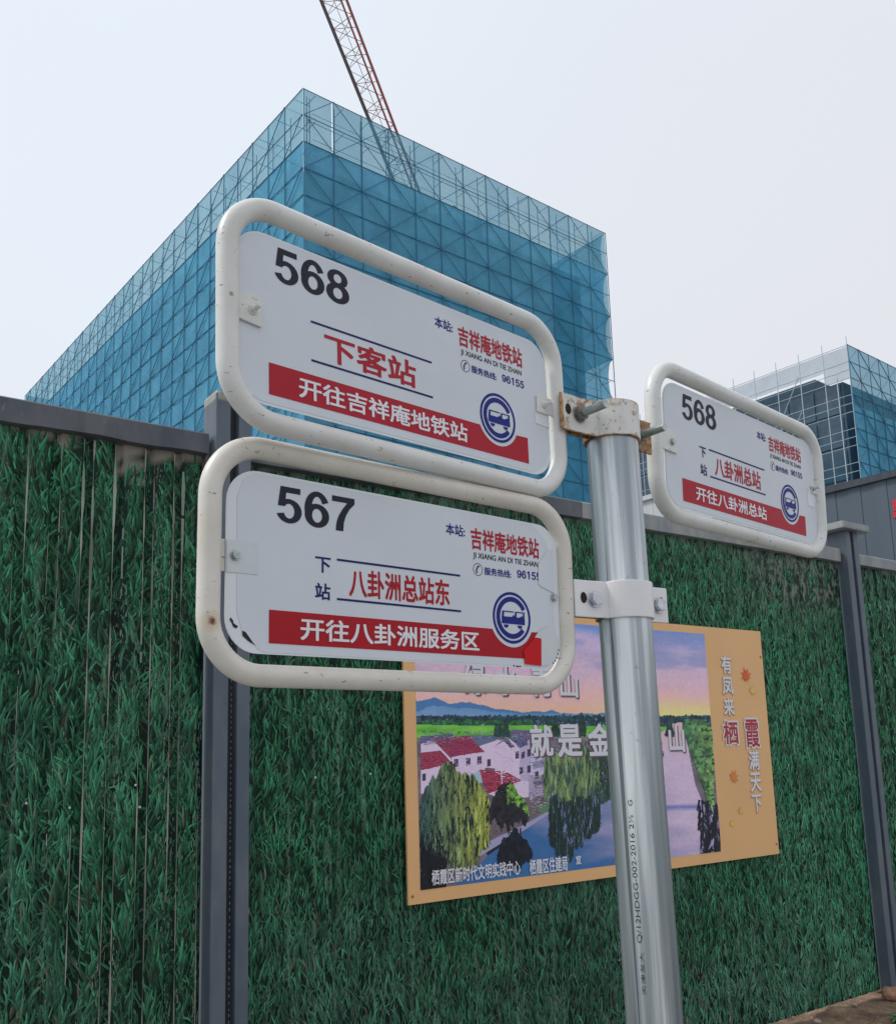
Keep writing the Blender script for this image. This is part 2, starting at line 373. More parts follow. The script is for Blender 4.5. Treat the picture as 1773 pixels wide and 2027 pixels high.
def panel(u0, u1, depth, side, nleaf, length, width, zlo=ZB):
    ue = edges_of(u0, u1); zs = np.linspace(zlo, ZT + .02, 90)
    U, Zz = np.meshgrid(ue, zs, indexing='ij'); Yy = prof(U, depth) + .0015 * (fbm(U * 3, Zz * 2, 2) - .5)
    C = DARK[None, None, :] * (0.6 + .9 * fbm(U * 9, Zz * 7, 4))[..., None]
    br = bare(U, Zz, side)[..., None]
    tan = np.array([.27, .245, .20]) if side == 0 else np.array([.20, .22, .19])
    C = np.where(br, tan * (.55 + .7 * fbm(U * 40, Zz * 18, 4))[..., None], C)
    n0, n1 = U.shape; ii, jj = np.meshgrid(np.arange(n0 - 1), np.arange(n1 - 1), indexing='ij'); q = (ii * n1 + jj).ravel()
    pn = np_mesh('corrugated_panel', np.stack([U, Yy, Zz], -1).reshape(-1, 3), np.stack([q, q + n1, q + n1 + 1, q + 1], 1), C.reshape(-1, 3), M['vc_sheet'], fence)
    # printed blades, laid in order over one another
    n = nleaf
    bu = RNG.uniform(u0 + .004, u1 - .004, n); bz = np.sort(RNG.uniform(zlo - .03, ZT + .01, n))[::-1] + RNG.normal(0, .03, n)
    if side == 1:
        keep = ~((bu > 2.06) & (bu < 4.22) & (bz > -.49) & (bz < .55)); bu = bu[keep]; bz = bz[keep]; n = len(bu)
    ang = RNG.normal(0, .30 if side else .36, n) + (fbm(bu * 7, bz * 7, 2) - .5) * 1.5
    flat = RNG.random(n) < (.03 if side else .06); ang = np.where(flat, RNG.uniform(-1.9, 1.9, n), ang)
    L = length * RNG.uniform(.55, 1.35, n); W = width * RNG.uniform(.6, 1.3, n); bend = RNG.normal(0, .5, n) - ang * .9
    ts = np.array([0, .3, .62, .85, 1.0]); ws = np.array([.55, 1.0, .82, .45, 0.02])
    a = ang[:, None] + bend[:, None] * ts[None, :] ; dt = np.diff(ts, prepend=0)
    cu = bu[:, None] + np.cumsum(np.sin(a) * dt[None, :], 1) * L[:, None]; cz = bz[:, None] + np.cumsum(np.cos(a) * dt[None, :], 1) * L[:, None]
    nx = np.cos(a); nz = -np.sin(a); hw = W[:, None] * ws[None, :] * .5
    # per-blade tone
    big = fbm(bu * 2.2, bz * 1.6, 3); clump = vnoise(bu * 16, bz * 13)
    tone = np.clip(RNG.gamma(4.0, .25, n) * (.60 + .62 * clump) * (.75 + .5 * big), .15, 2.0)
    if side: tone = tone * (1 + .40 * np.clip((bu - 2.6) / 2.2, 0, 1))
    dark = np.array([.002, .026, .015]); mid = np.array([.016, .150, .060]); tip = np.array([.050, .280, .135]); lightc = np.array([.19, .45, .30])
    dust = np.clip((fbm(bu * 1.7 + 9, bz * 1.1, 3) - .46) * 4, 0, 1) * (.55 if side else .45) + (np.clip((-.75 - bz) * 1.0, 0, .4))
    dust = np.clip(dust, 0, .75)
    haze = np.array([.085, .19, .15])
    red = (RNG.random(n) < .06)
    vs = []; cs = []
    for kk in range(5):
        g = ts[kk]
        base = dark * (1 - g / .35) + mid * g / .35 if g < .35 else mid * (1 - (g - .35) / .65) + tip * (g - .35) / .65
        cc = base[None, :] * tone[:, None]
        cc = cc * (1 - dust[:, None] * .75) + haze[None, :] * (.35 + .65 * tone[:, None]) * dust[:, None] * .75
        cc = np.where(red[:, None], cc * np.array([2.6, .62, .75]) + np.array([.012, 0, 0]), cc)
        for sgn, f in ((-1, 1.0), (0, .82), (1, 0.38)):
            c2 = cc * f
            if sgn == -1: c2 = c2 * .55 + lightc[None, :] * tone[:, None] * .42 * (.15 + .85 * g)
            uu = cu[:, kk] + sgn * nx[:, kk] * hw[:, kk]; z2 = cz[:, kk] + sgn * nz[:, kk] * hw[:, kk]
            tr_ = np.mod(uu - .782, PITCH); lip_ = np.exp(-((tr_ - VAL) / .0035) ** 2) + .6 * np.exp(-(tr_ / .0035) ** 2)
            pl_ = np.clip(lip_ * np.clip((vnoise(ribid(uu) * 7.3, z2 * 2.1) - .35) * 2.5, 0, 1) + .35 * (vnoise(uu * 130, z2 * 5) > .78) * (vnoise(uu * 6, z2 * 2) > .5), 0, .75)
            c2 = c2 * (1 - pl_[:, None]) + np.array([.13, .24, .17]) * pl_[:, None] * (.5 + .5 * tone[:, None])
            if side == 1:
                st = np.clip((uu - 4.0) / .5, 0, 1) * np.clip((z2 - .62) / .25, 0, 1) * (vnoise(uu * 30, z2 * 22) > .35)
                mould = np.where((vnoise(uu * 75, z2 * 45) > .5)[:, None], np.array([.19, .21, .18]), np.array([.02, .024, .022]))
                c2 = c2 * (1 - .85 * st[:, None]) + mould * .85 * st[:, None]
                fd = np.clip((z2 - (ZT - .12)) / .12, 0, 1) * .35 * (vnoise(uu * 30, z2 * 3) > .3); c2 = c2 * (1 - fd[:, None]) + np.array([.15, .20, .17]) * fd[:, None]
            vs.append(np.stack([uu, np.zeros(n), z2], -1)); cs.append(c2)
    Vv = np.stack(vs, 1); Cc = np.stack(cs, 1)            # (n,15,3)
    cenu = cu.mean(1); cenz = cz.mean(1)
    ok = ~bare(cenu, cenz, side)
    # bare vertical wear on the groove lips of the first bay
    if side == 0:
        t = np.mod(cenu - .782, PITCH); lip = (np.abs(t - VAL) < .009) | (t < .006)
        ok &= ~(lip & (vnoise(ribid(cenu) * 5.1, cenz * 2.3) > .45) & (cenu > .72))
    Vv = Vv[ok]; Cc = Cc[ok]; n = len(Vv)
    Vv[..., 0] = np.clip(Vv[..., 0], u0 + .001, u1 - .001); Vv[..., 2] = np.clip(Vv[..., 2], zlo + .0, ZT + .015)
    Vv[..., 1] = prof(Vv[..., 0], depth) + .0015 * (fbm(Vv[..., 0] * 3, Vv[..., 2] * 2, 2) - .5) - (.0008 + .0022 * np.arange(n) / n)[:, None]
    f = []
    for kk in range(4):
        r0, r1 = kk * 3, kk * 3 + 3
        f += [(r0, r0 + 1, r1 + 1, r1), (r0 + 1, r0 + 2, r1 + 2, r1 + 1)]
    f = np.array(f); Fq = (np.arange(n)[:, None, None] * 15 + f[None]).reshape(-1, 4)
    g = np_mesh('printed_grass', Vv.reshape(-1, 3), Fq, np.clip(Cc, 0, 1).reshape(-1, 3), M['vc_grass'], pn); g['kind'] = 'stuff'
    return pn

p0 = panel(.12, 1.205, .016, 0, 13500, .074, .0088)
p0['label'] = 'left sheet with wider printed blades and beige worn streaks'
p1 = panel(1.352, 5.132, .008, 1, 62000, .054, .0064)
p2 = panel(5.262, 7.6, .010, 2, 22000, .054, .0064)

# worn primer streaks down the groove lips of the left sheet
sb = MB()
for kx in range(-6, 5):
    for li, (d, wd) in enumerate(((-.0006, .0032), (VAL - .001, .0042))):
        u = .782 + kx * PITCH + d
        if u < .15 or u > 1.19: continue
        strong = u > .77
        keyn = kx * 3.7 + li * 11.3
        zz = np.arange(ZT - .005, ZB + .05, -.012)
        on = vnoise(zz * 2.6 + keyn, zz * 0 + keyn) + .25 * (vnoise(zz * 30 + keyn, zz * 0 + 3) - .5)
        thr = (.30 if strong else .60) + .22 * np.clip((.1 - zz) / 1.0, 0, 1)
        ww = wd * (.16 + 1.25 * np.clip(fbm(zz * 7 + keyn, zz * 0 + 8, 3) - .28, 0, 1) * (1.3 + 1.6 * np.clip((zz - .1) / .8, 0, 1))) * (1.45 if strong else .6)
        for i in range(len(zz) - 1):
            if on[i] < thr[i] : continue
            jt = random.uniform(.85, 1.15); t = .45 + .75 * float(vnoise(zz[i] * 4 + keyn, 2.0)); gmix = float(vnoise(zz[i] * 3 + keyn * 2, 5.0))
            c = ((.36 - .12 * gmix) * t, (.345 - .02 * gmix) * t, (.285 - .04 * gmix) * t)
            l0, l1 = ww[i] * jt, ww[i + 1]
            sb.add([(u - l0 * .35, -.0046, zz[i]), (u + l0 * .65, -.0046, zz[i]), (u + l1 * .65, -.0046, zz[i + 1]), (u - l1 * .35, -.0046, zz[i + 1])], [(0, 3, 2, 1)], c)
# ragged flakes between the lips near the post
for i in range(2400):
    u = random.choice([random.gauss(1.03, .025), random.gauss(1.185, .010), random.gauss(.905, .02), random.gauss(1.10, .02)]); z = random.uniform(-1.3, 1.0)
    if not (.6 < u < 1.2) or vnoise(u * 9, z * 3) < .42: continue
    s = random.uniform(.001, .0035); h = s * random.uniform(1.5, 7); y = float(prof(u, .016)) - .0046
    t = random.uniform(.45, .95); sb.add([(u - s * .6, y, z), (u + s * .5, y, z - h * .1), (u + s * .3, y, z + h), (u - s * .4, y, z + h * .8)], [(0, 1, 2, 3)], (.24 * t, .31 * t, .25 * t))
w_ = sb.build('worn_primer', M['vc_sheet'], p0); w_['kind'] = 'stuff'
# pale scratches on the second sheet
sb = MB()
for i in range(1500):
    u = random.uniform(3.6, 5.1) if i % 3 else random.uniform(1.5, 3.6); z = random.uniform(-1.25, 1.0)
    if vnoise(u * 5, z * 1.2) < .55 or (2.03 < u < 4.26 and -.52 < z < .6): continue
    u = .782 + round((u - .782) / PITCH) * PITCH + random.choice((0, VAL)) + random.gauss(0, .002)
    h = random.uniform(.01, .05); s = random.uniform(.0006, .0016); t = random.uniform(.4, .9); y = float(prof(u, .008)) - .0046
    sb.add([(u - s, y, z), (u + s, y, z), (u + s * .6, y, z + h), (u - s * .6, y, z + h)], [(0, 1, 2, 3)], (.20 * t, .27 * t, .22 * t))
w_ = sb.build('worn_primer', M['vc_sheet'], p1); w_['kind'] = 'stuff'

# sheet screws
scr = MB(); scr.sweep([(0, 0, 0), (0, -.004, 0)], .0038, 10)
proto = scr.build('screw', M['bolt_new'], p0); proto.location = (.775, -.005, -.12)
for (pp, u, z) in ((p0, .975, -.06), (p0, .99, -.13), (p0, .65, -.10), (p1, 1.62, -.06), (p1, 1.85, -.055), (p1, 2.3, .75), (p1, 4.45, -.1), (p1, 4.8, .2), (p1, 3.1, -.9)):
    copy_of(proto, pp, Matrix.Translation((u, -.006, z)))

# coping rails
def coping(u0, u1, mat, wob, zc=ZC):
    n = 40; b = MB(); us = np.linspace(u0, u1, n)
    ring = []
    for u in us:
        wv = wob * (float(fbm(u * 6, 1.5, 2)) - .5); y = -.032 + wv * .3
        ring.append([(u, y, ZT + .004 + wv), (u, -.034 + wv * .2, zc - .006), (u, -.028, zc), (u, .05, zc), (u, .05, ZT), (u, y + .010, ZT + .002 + wv)])
    vs = [p for r in ring for p in r]; fs = []
    for i in range(n - 1):
        for j in range(6): fs.append((i * 6 + j, (i + 1) * 6 + j, (i + 1) * 6 + (j + 1) % 6, i * 6 + (j + 1) % 6))
    fs += [(0, 1, 2, 3, 4, 5), tuple((n - 1) * 6 + j for j in (5, 4, 3, 2, 1, 0))]
    b.add(vs, fs); return b.build('coping', mat, fence)
coping(-.6, 1.196, M['coping'], .026)
coping(1.352, 3.0, M['coping'], .008)
c2 = coping(3.003, 5.115, M['coping_pale'], .009); c2['label'] = 'weathered coping with pale moss patches'
coping(5.27, 7.6, M['coping_pale'], .004, ZC - .012)

# posts: two square legs with a dark groove between them
def post(u0, top, cap, kind):
    b = MB(); b.box(u0, -.062, ZB, u0 + .054, .06, top); leg1 = b.build('post_leg', M['post'] if kind else M['post'], fence, bevel=.004)
    b = MB(); b.box(u0 + .0545, -.018, ZB, u0 + .0845, .05, top - .002); b.build('post_groove', M['post_dark'], fence)
    b = MB(); b.box(u0 + .085, -.062, ZB, u0 + .132, .06, top); b.build('post_leg', M['post'], fence, bevel=.003)
    if cap == 'plate':
        b = MB(); b.box(u0 - .085, -.105, top, u0 + .20, .10, top + .006)
        b.box(u0 - .085, -.105, top + .006, u0 + .20, -.101, top + .040); b.box(u0 - .085, -.101, top + .006, u0 - .081, .10, top + .040); b.box(u0 + .196, -.101, top + .006, u0 + .20, .10, top + .040)
        b.build('post_cap', M['coping_pale'], fence, bevel=.002)
    else:
        b = MB(); b.box(u0 - .002, -.064, top - .035, u0 + .060, .062, top + .012); b.build('post_cap', M['cap_pale'], fence, bevel=.012)
    # row of small pale dashes along the groove
    s = MB()
    z = ZB + .1
    while z < top - .6:
        s.box(u0 + .0815, -.0196, z, u0 + .0842, -.0184, z + random.uniform(.006, .011)); z += random.uniform(.016, .024)
    k = s.build('pale_dashes', M['wall_white'], fence); k['kind'] = 'stuff'
post(1.2105, 1.30, 'rust', 0)
post(5.137, 1.262, 'plate', 1)

# ------------------------------------------------------------------ lettering
def letters(body, x0, y0, x1, y1, mat, parent, z=.0006, bold=.02, name='lettering', base=Matrix.Identity(4), rot=0):
    """text filled into the rectangle x0..x1, y0..y1 of the local plane, as a flat mesh"""
    cu = bpy.data.curves.new('text', 'FONT'); cu.body = body; cu.size = 1; cu.resolution_u = 5
    t = bpy.data.objects.new('text', cu); col.objects.link(t); bpy.context.view_layer.update()
    me = bpy.data.meshes.new_from_object(t.evaluated_get(bpy.context.evaluated_depsgraph_get()))
    n = len(me.vertices); co = np.empty(n * 3, np.float32); me.vertices.foreach_get('co', co); co = co.reshape(-1, 3)
    fs = [tuple(p.vertices) for p in me.polygons]; bpy.data.meshes.remove(me)
    # heavier strokes: the same outline repeated a hair apart, each a little above the last
    K = 8
    bd = bold * (co[:, 1].max() - co[:, 1].min())
    cs = [co] + [co + np.array([bd * a_, bd * b_, 0], np.float32) for a_, b_ in ((1, 1), (-1, 1), (1, -1), (-1, -1), (1, 0), (-1, 0), (0, 1), (0, -1))]
    lv = np.repeat(np.arange(K + 1), n); me = bpy.data.meshes.new(name)
    co = np.concatenate(cs).astype(np.float32)
    me.from_pydata(co.tolist(), [], [tuple(q + n * i for q in f) for i in range(K + 1) for f in fs])
    if rot: co = np.stack([-co[:, 1], co[:, 0], co[:, 2]], 1)
    mn = co.min(0); mx = co.max(0)
    co[:, 0] = x0 + (co[:, 0] - mn[0]) / (mx[0] - mn[0]) * (x1 - x0); co[:, 1] = y0 + (co[:, 1] - mn[1]) / (mx[1] - mn[1]) * (y1 - y0); co[:, 2] = z + lv * 4e-6
    me.vertices.foreach_set('co', co.ravel()); me.transform(base); me.materials.clear(); me.materials.append(mat); me.update(); me.name = name
    bpy.data.objects.remove(t); bpy.data.curves.remove(cu)
    o = bpy.data.objects.new(name, me); col.objects.link(o); o.parent = parent
    return o

# ------------------------------------------------------------------ bus stop signs
S = 1.05
def rrect(x0, y0, x1, y1, r, n=9, cut=None):
    pts = []
    for (cx, cy, a0) in ((x1 - r, y1 - r, 0), (x0 + r, y1 - r, 90), (x0 + r, y0 + r, 180), (x1 - r, y0 + r, 270)):
        for i in range(n + 1):
            a = math.radians(a0 + 90 * i / n); pts.append((cx + r * math.cos(a), cy + r * math.sin(a)))
    return pts
def plate_mesh(pts, z0, z1):
    b = MB(); n = len(pts); v = [(x, y, z1) for x, y in pts] + [(x, y, z0) for x, y in pts]
    b.add(v, [tuple(range(n)), tuple(range(2 * n - 1, n - 1, -1))] + [(i, n + i, n + (i + 1) % n, (i + 1) % n) for i in range(n)]); return b
def ring(cx, cy, r0, r1, a0, a1, z, n=40):
    b = MB(); v = []
    for i in range(n + 1):
        a = math.radians(a0 + (a1 - a0) * i / n); v += [(cx + r0 * math.cos(a), cy + r0 * math.sin(a), z), (cx + r1 * math.cos(a), cy + r1 * math.sin(a), z)]
    b.add(v, [(2 * i, 2 * i + 1, 2 * i + 3, 2 * i + 2) for i in range(n)]); return b
def disc(cx, cy, r, z, n=32): return MB().poly([(cx + r * math.cos(2 * math.pi * i / n), cy + r * math.sin(2 * math.pi * i / n), z) for i in range(n)])
def hexbolt(parent, x, y, z, r, h, mat, name='bolt', dir=Vector((0, 0, 1)), hexa=True, shaft=0, tilt=0):
    b = MB(); p = Vector((x, y, z)); b.bar(p, p + dir * .0015, r * 1.35, 20); b.bar(p + dir * .0015, p + dir * (.0015 + h), r, 6 if hexa else 18)
    if shaft: b.bar(p + dir * h, p + dir * (h + shaft), r * .62, 16)
    return b.build(name, mat, parent, bevel=.0005)

def ell(b, cx, cy, ro, so, ri, si, a0, a1, z, n=44):
    v = []
    for i in range(n + 1):
        a = math.radians(a0 + (a1 - a0) * i / n); v += [(cx + ri * math.cos(a), cy + si * math.sin(a), z), (cx + ro * math.cos(a), cy + so * math.sin(a), z)]
    b.add(v, [(2 * i, 2 * i + 1, 2 * i + 3, 2 * i + 2) if a1 > a0 else (2 * i + 2, 2 * i + 3, 2 * i + 1, 2 * i) for i in range(n)])
def digit(b, ch, x, y, W, H, z):
    d = MB(); e_ = 2e-5
    if ch == '8':
        ell(d, .29, .745, .25, .265, .098, .135, 0, 360, 0); ell(d, .29, .295, .285, .305, .115, .165, 0, 360, e_)
    elif ch == '6':
        ell(d, .295, .325, .275, .335, .112, .195, 0, 360, 0); ell(d, .30, .50, .285, .51, .128, .365, 28, 196, e_)
    elif ch == '9':
        ell(d, .30, .665, .275, .325, .115, .195, 0, 360, 0); ell(d, .295, .49, .285, .49, .128, .345, 208, 376, e_)
    elif ch == '1':
        d.poly([(.24, 0, 0), (.40, 0, 0), (.40, .99, 0), (.24, .99, 0)]); d.poly([(.08, .70, e_), (.26, .74, e_), (.38, .99, e_), (.26, .99, e_), (.08, .80, e_)])
    elif ch == '5':
        d.poly([(.10, .83, 0), (.53, .83, 0), (.53, .99, 0), (.10, .99, 0)]); d.poly([(.045, .445, e_), (.195, .445, e_), (.235, .99, e_), (.10, .99, e_)])
        d.poly([(.045, .445, 2 * e_), (.19, .445, 2 * e_), (.25, .545, 2 * e_), (.20, .60, 2 * e_)]); ell(d, .285, .325, .275, .335, .115, .205, 128, -162, 3 * e_)
    elif ch == '7':
        d.poly([(.03, .83, 0), (.56, .83, 0), (.56, .99, 0), (.03, .99, 0)])
        L = [(.56, .83), (.44, .66), (.355, .46), (.305, .25), (.29, 0)]; R_ = [(.385, .83), (.275, .64), (.18, .42), (.13, .22), (.115, 0)]
        for i in range(4): d.add([(*R_[i], e_), (*R_[i + 1], e_), (*L[i + 1], e_), (*L[i], e_)], [(0, 1, 2, 3)])
    b.add([(x + p[0] * W, y + p[1] * H, z + p[2]) for p in d.v], d.f)
def route_number(root, txt, z):
    b = MB()
    for i, ch in enumerate(txt): digit(b, ch, .0068 + i * .0340, .1288, .0560, .0392, z)
    b.build('route_number', M['ink'], root)
def make_sign(ex, ey, T, route, mats, frame, plate, kind, red, label, group, S=S):
    ex = Vector(ex).normalized(); ey = Vector(ey); ey = (ey - ex * ey.dot(ex)).normalized(); n = ex.cross(ey)
    mw = Matrix((ex, ey, n)).transposed().to_4x4() @ Matrix.Scale(S, 4); mw.translation = Vector(T) * S + EYE
    root = tag(empty('bus_stop_sign', mw), label, 'bus stop sign', group)
    x0, y0, x1, y1, r = frame
    b = MB(); b.sweep([(x, y, 0) for x, y in rrect(x0, y0, x1, y1, r, 14)], .0117, 24, closed=True); b.build('tube_frame', mats, root, smooth=True)
    px0, py0, px1, py1, pr = plate
    plate_mesh(rrect(px0, py0, px1, py1, pr), -.0018, 0).build('plate', M['plate'], root)
    zf = .0004
    if kind == 2:
        st = [(-.0375, .148), (-.030, .168), (-.018, .1765), (.383, .1775), (.3945, .172), (.4115, .158), (.4195, .13), (.4225, .03), (.412, .004), (.395, -.0095), (-.006, -.0095), (-.012, -.0065), (-.030, .010), (-.036, .030)]
    else:
        i = .0022; st = rrect(px0 + i, py0 + i, px1 - i, py1 - i, pr - i)
        if kind == 1: st = [p for p in st if not (p[0] > px1 - pr and p[1] < py0 + pr)] + [(px1 - pr - .004, py0 + i), (px1 - .012, py0 + .016), (px1 - i, py0 + pr)]
    if kind == 1:
        cxm = sum(p[0] for p in st) / len(st); cym = sum(p[1] for p in st) / len(st); st.sort(key=lambda p: math.atan2(p[1] - cym, p[0] - cxm))
    MB().poly([(x, y, zf) for x, y in st]).build('film', M['sticker'], root)
    z1, z2, z3, z4 = .0008, .0012, .0016, .0020
    # red destination bar with the round bite for the emblem
    cx, cy, rw = .3442, .0508, .0375; h = .0346
    a0 = math.degrees(math.asin((h - cy) / rw)); bar = [(0, 0), (.4, 0), (.4, h + .0008)]
    aR = 360 + a0; aL = 180 - a0
    bar += [(cx + rw * math.cos(math.radians(t)), cy + rw * math.sin(math.radians(t))) for t in np.linspace(aR, aL, 26)] + [(0, h)]
    MB().poly([(x, y, z1) for x, y in bar]).build('red_bar', red, root)
    for t0, t1, yy in kind_lines[kind]:
        MB().quad((t0, yy - .0012, z1), (t1, yy - .0012, z1), (t1, yy + .0012, z1), (t0, yy + .0012, z1)).build('blue_line', M['navy'], root)
    # emblem: ring, open ring, bus
    ring(cx, cy, .0292, .0328, 0, 360, z1, 60).build('emblem_ring', M['blue'], root)
    ring(cx, cy, .0205, .0268, 28, 322, z1, 50).build('emblem_ring', M['blue'], root)
    bus = MB(); q = lambda a, b2, c, d: bus.quad((cx + a, cy + b2, z1), (cx + c, cy + b2, z1), (cx + c, cy + d, z1), (cx + a, cy + d, z1))
    bus.poly([(cx + x, cy + y, z1) for x, y in ((-.0178, -.0080), (.0225, -.0080), (.0225, -.0005), (.0205, .0010), (-.0178, .0010))])
    bus.poly([(cx + x, cy + y, z2) for x, y in ((-.0178, .0005), (-.0145, .0005), (-.0135, .0072), (-.0165, .0072))])
    q(-.0165, .0068, .0035, .0082); q(.0060, .0068, .0225, .0082)
    bus.poly([(cx + x, cy + y, z2) for x, y in ((.0040, .0005), (.0075, .0005), (.0080, .0070), (.0055, .0070))])
    bus.poly([(cx + x, cy + y, z2) for x, y in ((.0, .0005), (.0040, .0005), (.0040, .0030), (.0010, .0030))])
    bus.poly([(cx + x, cy + y, z2) for x, y in ((.0185, .0005), (.0220, .0005), (.0215, .0072), (.0195, .0072))])
    bus.poly([(cx + x, cy + y, z2) for x, y in ((.0135, .0005), (.0185, .0005), (.0185, .0028), (.0150, .0025))])
    for wx in (-.0105, .0135): bus.poly([(cx + wx + .0042 * math.cos(t), cy - .0092 + .0042 * math.sin(t), z1) for t in np.linspace(math.pi, 2 * math.pi, 12)])
    bus.build('emblem_bus', M['blue'], root)
    route_number(root, route, z1)
    letters('本站:', .2385, .1448, .2690, .1592, M['blue'], root, z1, .016)
    letters('吉祥庵地铁站', .2782, .1318, .3972, .1590, M['red'], root, z1, .022, 'stop_name')
    letters('JI XIANG AN DI TIE ZHAN', .2815, .1190, .3943, .1280, M['ink'], root, z1, .012)
    ring(.2887, .1068, .0072, .0079, 0, 360, z1, 30).build('phone_emblem', M['ink'], root)
    ph = MB(); ph.poly([(.2887 + x, .1068 + y, z1) for x, y in ((-.0030, -.0045), (-.0012, -.0052), (-.0006, -.0036), (-.0016, -.0028), (-.0008, .0006), (.0006, .0030), (.0018, .0028), (.0028, .0044), (.0014, .0056), (-.0014, .0036), (-.0034, -.0010))])
    ph.build('phone_emblem', M['navy'], root)
    letters('服务热线:', .2992, .1015, .3452, .1112, M['blue'], root, z1, .018)
    b = MB()
    for i, ch in enumerate('96155'): digit(b, ch, .3552 + i * .00875, .1034, .0142, .0104, z1)
    b.build('phone_number', M['blue'], root)
    return root, (z1, z2, z3, z4)

kind_lines = {1: [(.0536, .2309, .0958), (.0536, .2309, .0514)], 2: [(.0826, .2596, .0961), (.0826, .2596, .0526)], 3: [(.0806, .2575, .094), (.0806, .2575, .0513)]}
group = 'bus stop sign boards fixed to the galvanised pole'
s1, zz = make_sign((.7245, .6892, .011), (-.008, -.007, 1), (-.178, .916, .3735), '568', M['tube_a'], (-.0478, -.0312, .4634, .2052, .056), (-.0400, -.0118, .4458, .1778, .036), 1, M['red'],
    'upper left white bus stop board for route 568 above the 567 board', group)
letters('下客站', .0712, .0560, .2045, .0890, M['red'], s1, zz[0], .022, 'stop_name')
letters('开往吉祥庵地铁站', .0368, .0055, .2868, .0288, M['white_ink'], s1, zz[1], .020)
s2, zz = make_sign((.7638, .6454, 0), (.009, -.010, 1), (-.184, .948, .1192), '567', M['tube_b'], (-.0668, -.0335, .4438, .2038, .058), (-.0487, -.0112, .4318, .1790, .036), 2, M['red2'],
    'bus stop board for route 567 with peeling film and rust spots on its cream tube', group)
letters('下', .0550, .0797, .0746, .0968, M['navy'], s2, zz[0], .02); letters('站', .0550, .0502, .0742, .0682, M['navy'], s2, zz[0], .02)
letters('八卦洲总站东', .0985, .0572, .2422, .0888, M['red2'], s2, zz[0], .022, 'stop_name')
letters('开往八卦洲服务区', .0368, .0055, .2872, .0292, M['white_ink'], s2, zz[1], .020)
s3, zz3 = make_sign((.7150, .6990, .009), (.020, -.030, 1), (.351, 1.343, .3622), '568', M['tube_c'], (-.0690, -.0262, .4610, .1965, .056), (-.0440, -.0120, .4480, .1785, .036), 3, M['red'],
    'smaller looking bus stop board for route 568 on the right of the pole', group, S * 1.065)
letters('下', .0525, .0775, .0715, .0945, M['navy'], s3, zz3[0], .02); letters('站', .0528, .0495, .0718, .0670, M['navy'], s3, zz3[0], .02)
letters('八卦洲总站', .0958, .0562, .2422, .0868, M['red'], s3, zz3[0], .022, 'stop_name')
letters('开往八卦洲总站', .0360, .0068, .2555, .0288, M['white_ink'], s3, zz3[1], .020)

# fixings, board one: tabs in front of the plate
def tabmesh(pts, z0, z1, mat, parent, name='fixing_tab', bev=.0006): return plate_mesh(pts, z0, z1).build(name, mat, parent, bevel=bev)
tabmesh([(-.042, .0720), (-.0098, .0690), (-.0100, .0950), (-.0150, .1015), (-.042, .1010)], .0010, .0038, M['tube_a'], s1)
hexbolt(s1, -.0205, .0850, .0038, .0042, .003, M['tube_a'], shaft=.011)
tabmesh([(.4195, .0762), (.455, .0762), (.455, .1000), (.4210, .1000)], .0010, .0038, M['tube_a'], s1)
hexbolt(s1, .4345, .0885, .0038, .0040, .003, M['tube_a'], shaft=.012)
tabmesh([(.4170, .0600), (.4455, .0585), (.4455, .0765), (.4175, .0765)], .0006, .0012, M['plate'], s1, 'film_patch', 0)
# board two: film patches, screw heads, old film showing at the edges
tabmesh([(-.0480, .0692), (-.0130, .0695), (-.0136, .1030), (-.0484, .1018)], .0006, .0010, M['sticker_old'], s2, 'film_patch', 0)
tabmesh([(-.066, .0700), (-.0487, .0700), (-.0487, .1030), (-.066, .1030)], -.0050, -.0020, M['tube_b'], s2)
tabmesh([(.4318, .0660), (.440, .0660), (.440, .1010), (.4318, .1010)], -.0050, -.0020, M['tube_b'], s2)
hexbolt(s2, -.0392, .0866, .0010, .0042, .0030, M['bolt'], hexa=False); hexbolt(s2, .4210, .0830, .0010, .0040, .0030, M['bolt'], hexa=False)
tabmesh([(.3945, .1240), (.3935, .0985), (.4000, .0950), (.4225, .0890), (.4225, .1480), (.4120, .1450)], .0010, .0013, M['sticker'], s2, 'film_patch', 0)
tabmesh([(.3905, .0365), (.4051, .0440), (.4150, .0430), (.4270, .0268), (.4225, .0063), (.4080, -.0062), (.3910, -.0095), (.3925, .0272), (.3829, .0281)], .0013, .0016, M['sticker_old'], s2, 'film_patch', 0)
tabmesh([(.3617, .0102), (.3829, .0281), (.3943, .0272), (.3928, -.0080), (.3632, -.0070), (.3629, -.0003)], .0017, .0020, M['redpatch'], s2, 'red_patch', 0)
bl = MB(); bl.poly([(x, y, .0006) for x, y in ((-.0262, .0100), (-.0300, .0110), (-.0296, .0060), (-.0230, .0008), (-.0150, -.0030), (-.0175, -.0005))])
bl.poly([(x, y, .0006) for x, y in ((-.0440, .0215), (-.0425, .0235), (-.0400, .0205), (-.0395, .0180), (-.0345, .0150), (-.0365, .0128), (-.0400, .0145), (-.0412, .0175))])
for (x, y) in ((.345, -.0098), (.3505, -.0100), (.3525, -.0102), (.3560, -.0100), (.4255, .0090), (.4235, .0040), (.4200, -.0005), (.4165, -.0035), (.4275, .0140)):
    a = random.uniform(0, 3); bl.poly([(x + .0016 * math.cos(a + t) * random.uniform(.5, 1.2), y + .0016 * math.sin(a + t) * random.uniform(.5, 1.2), .0006) for t in (0, 1.3, 2.6, 3.9, 5.1)])
bl.build('peeled_spots', M['black'], s2)
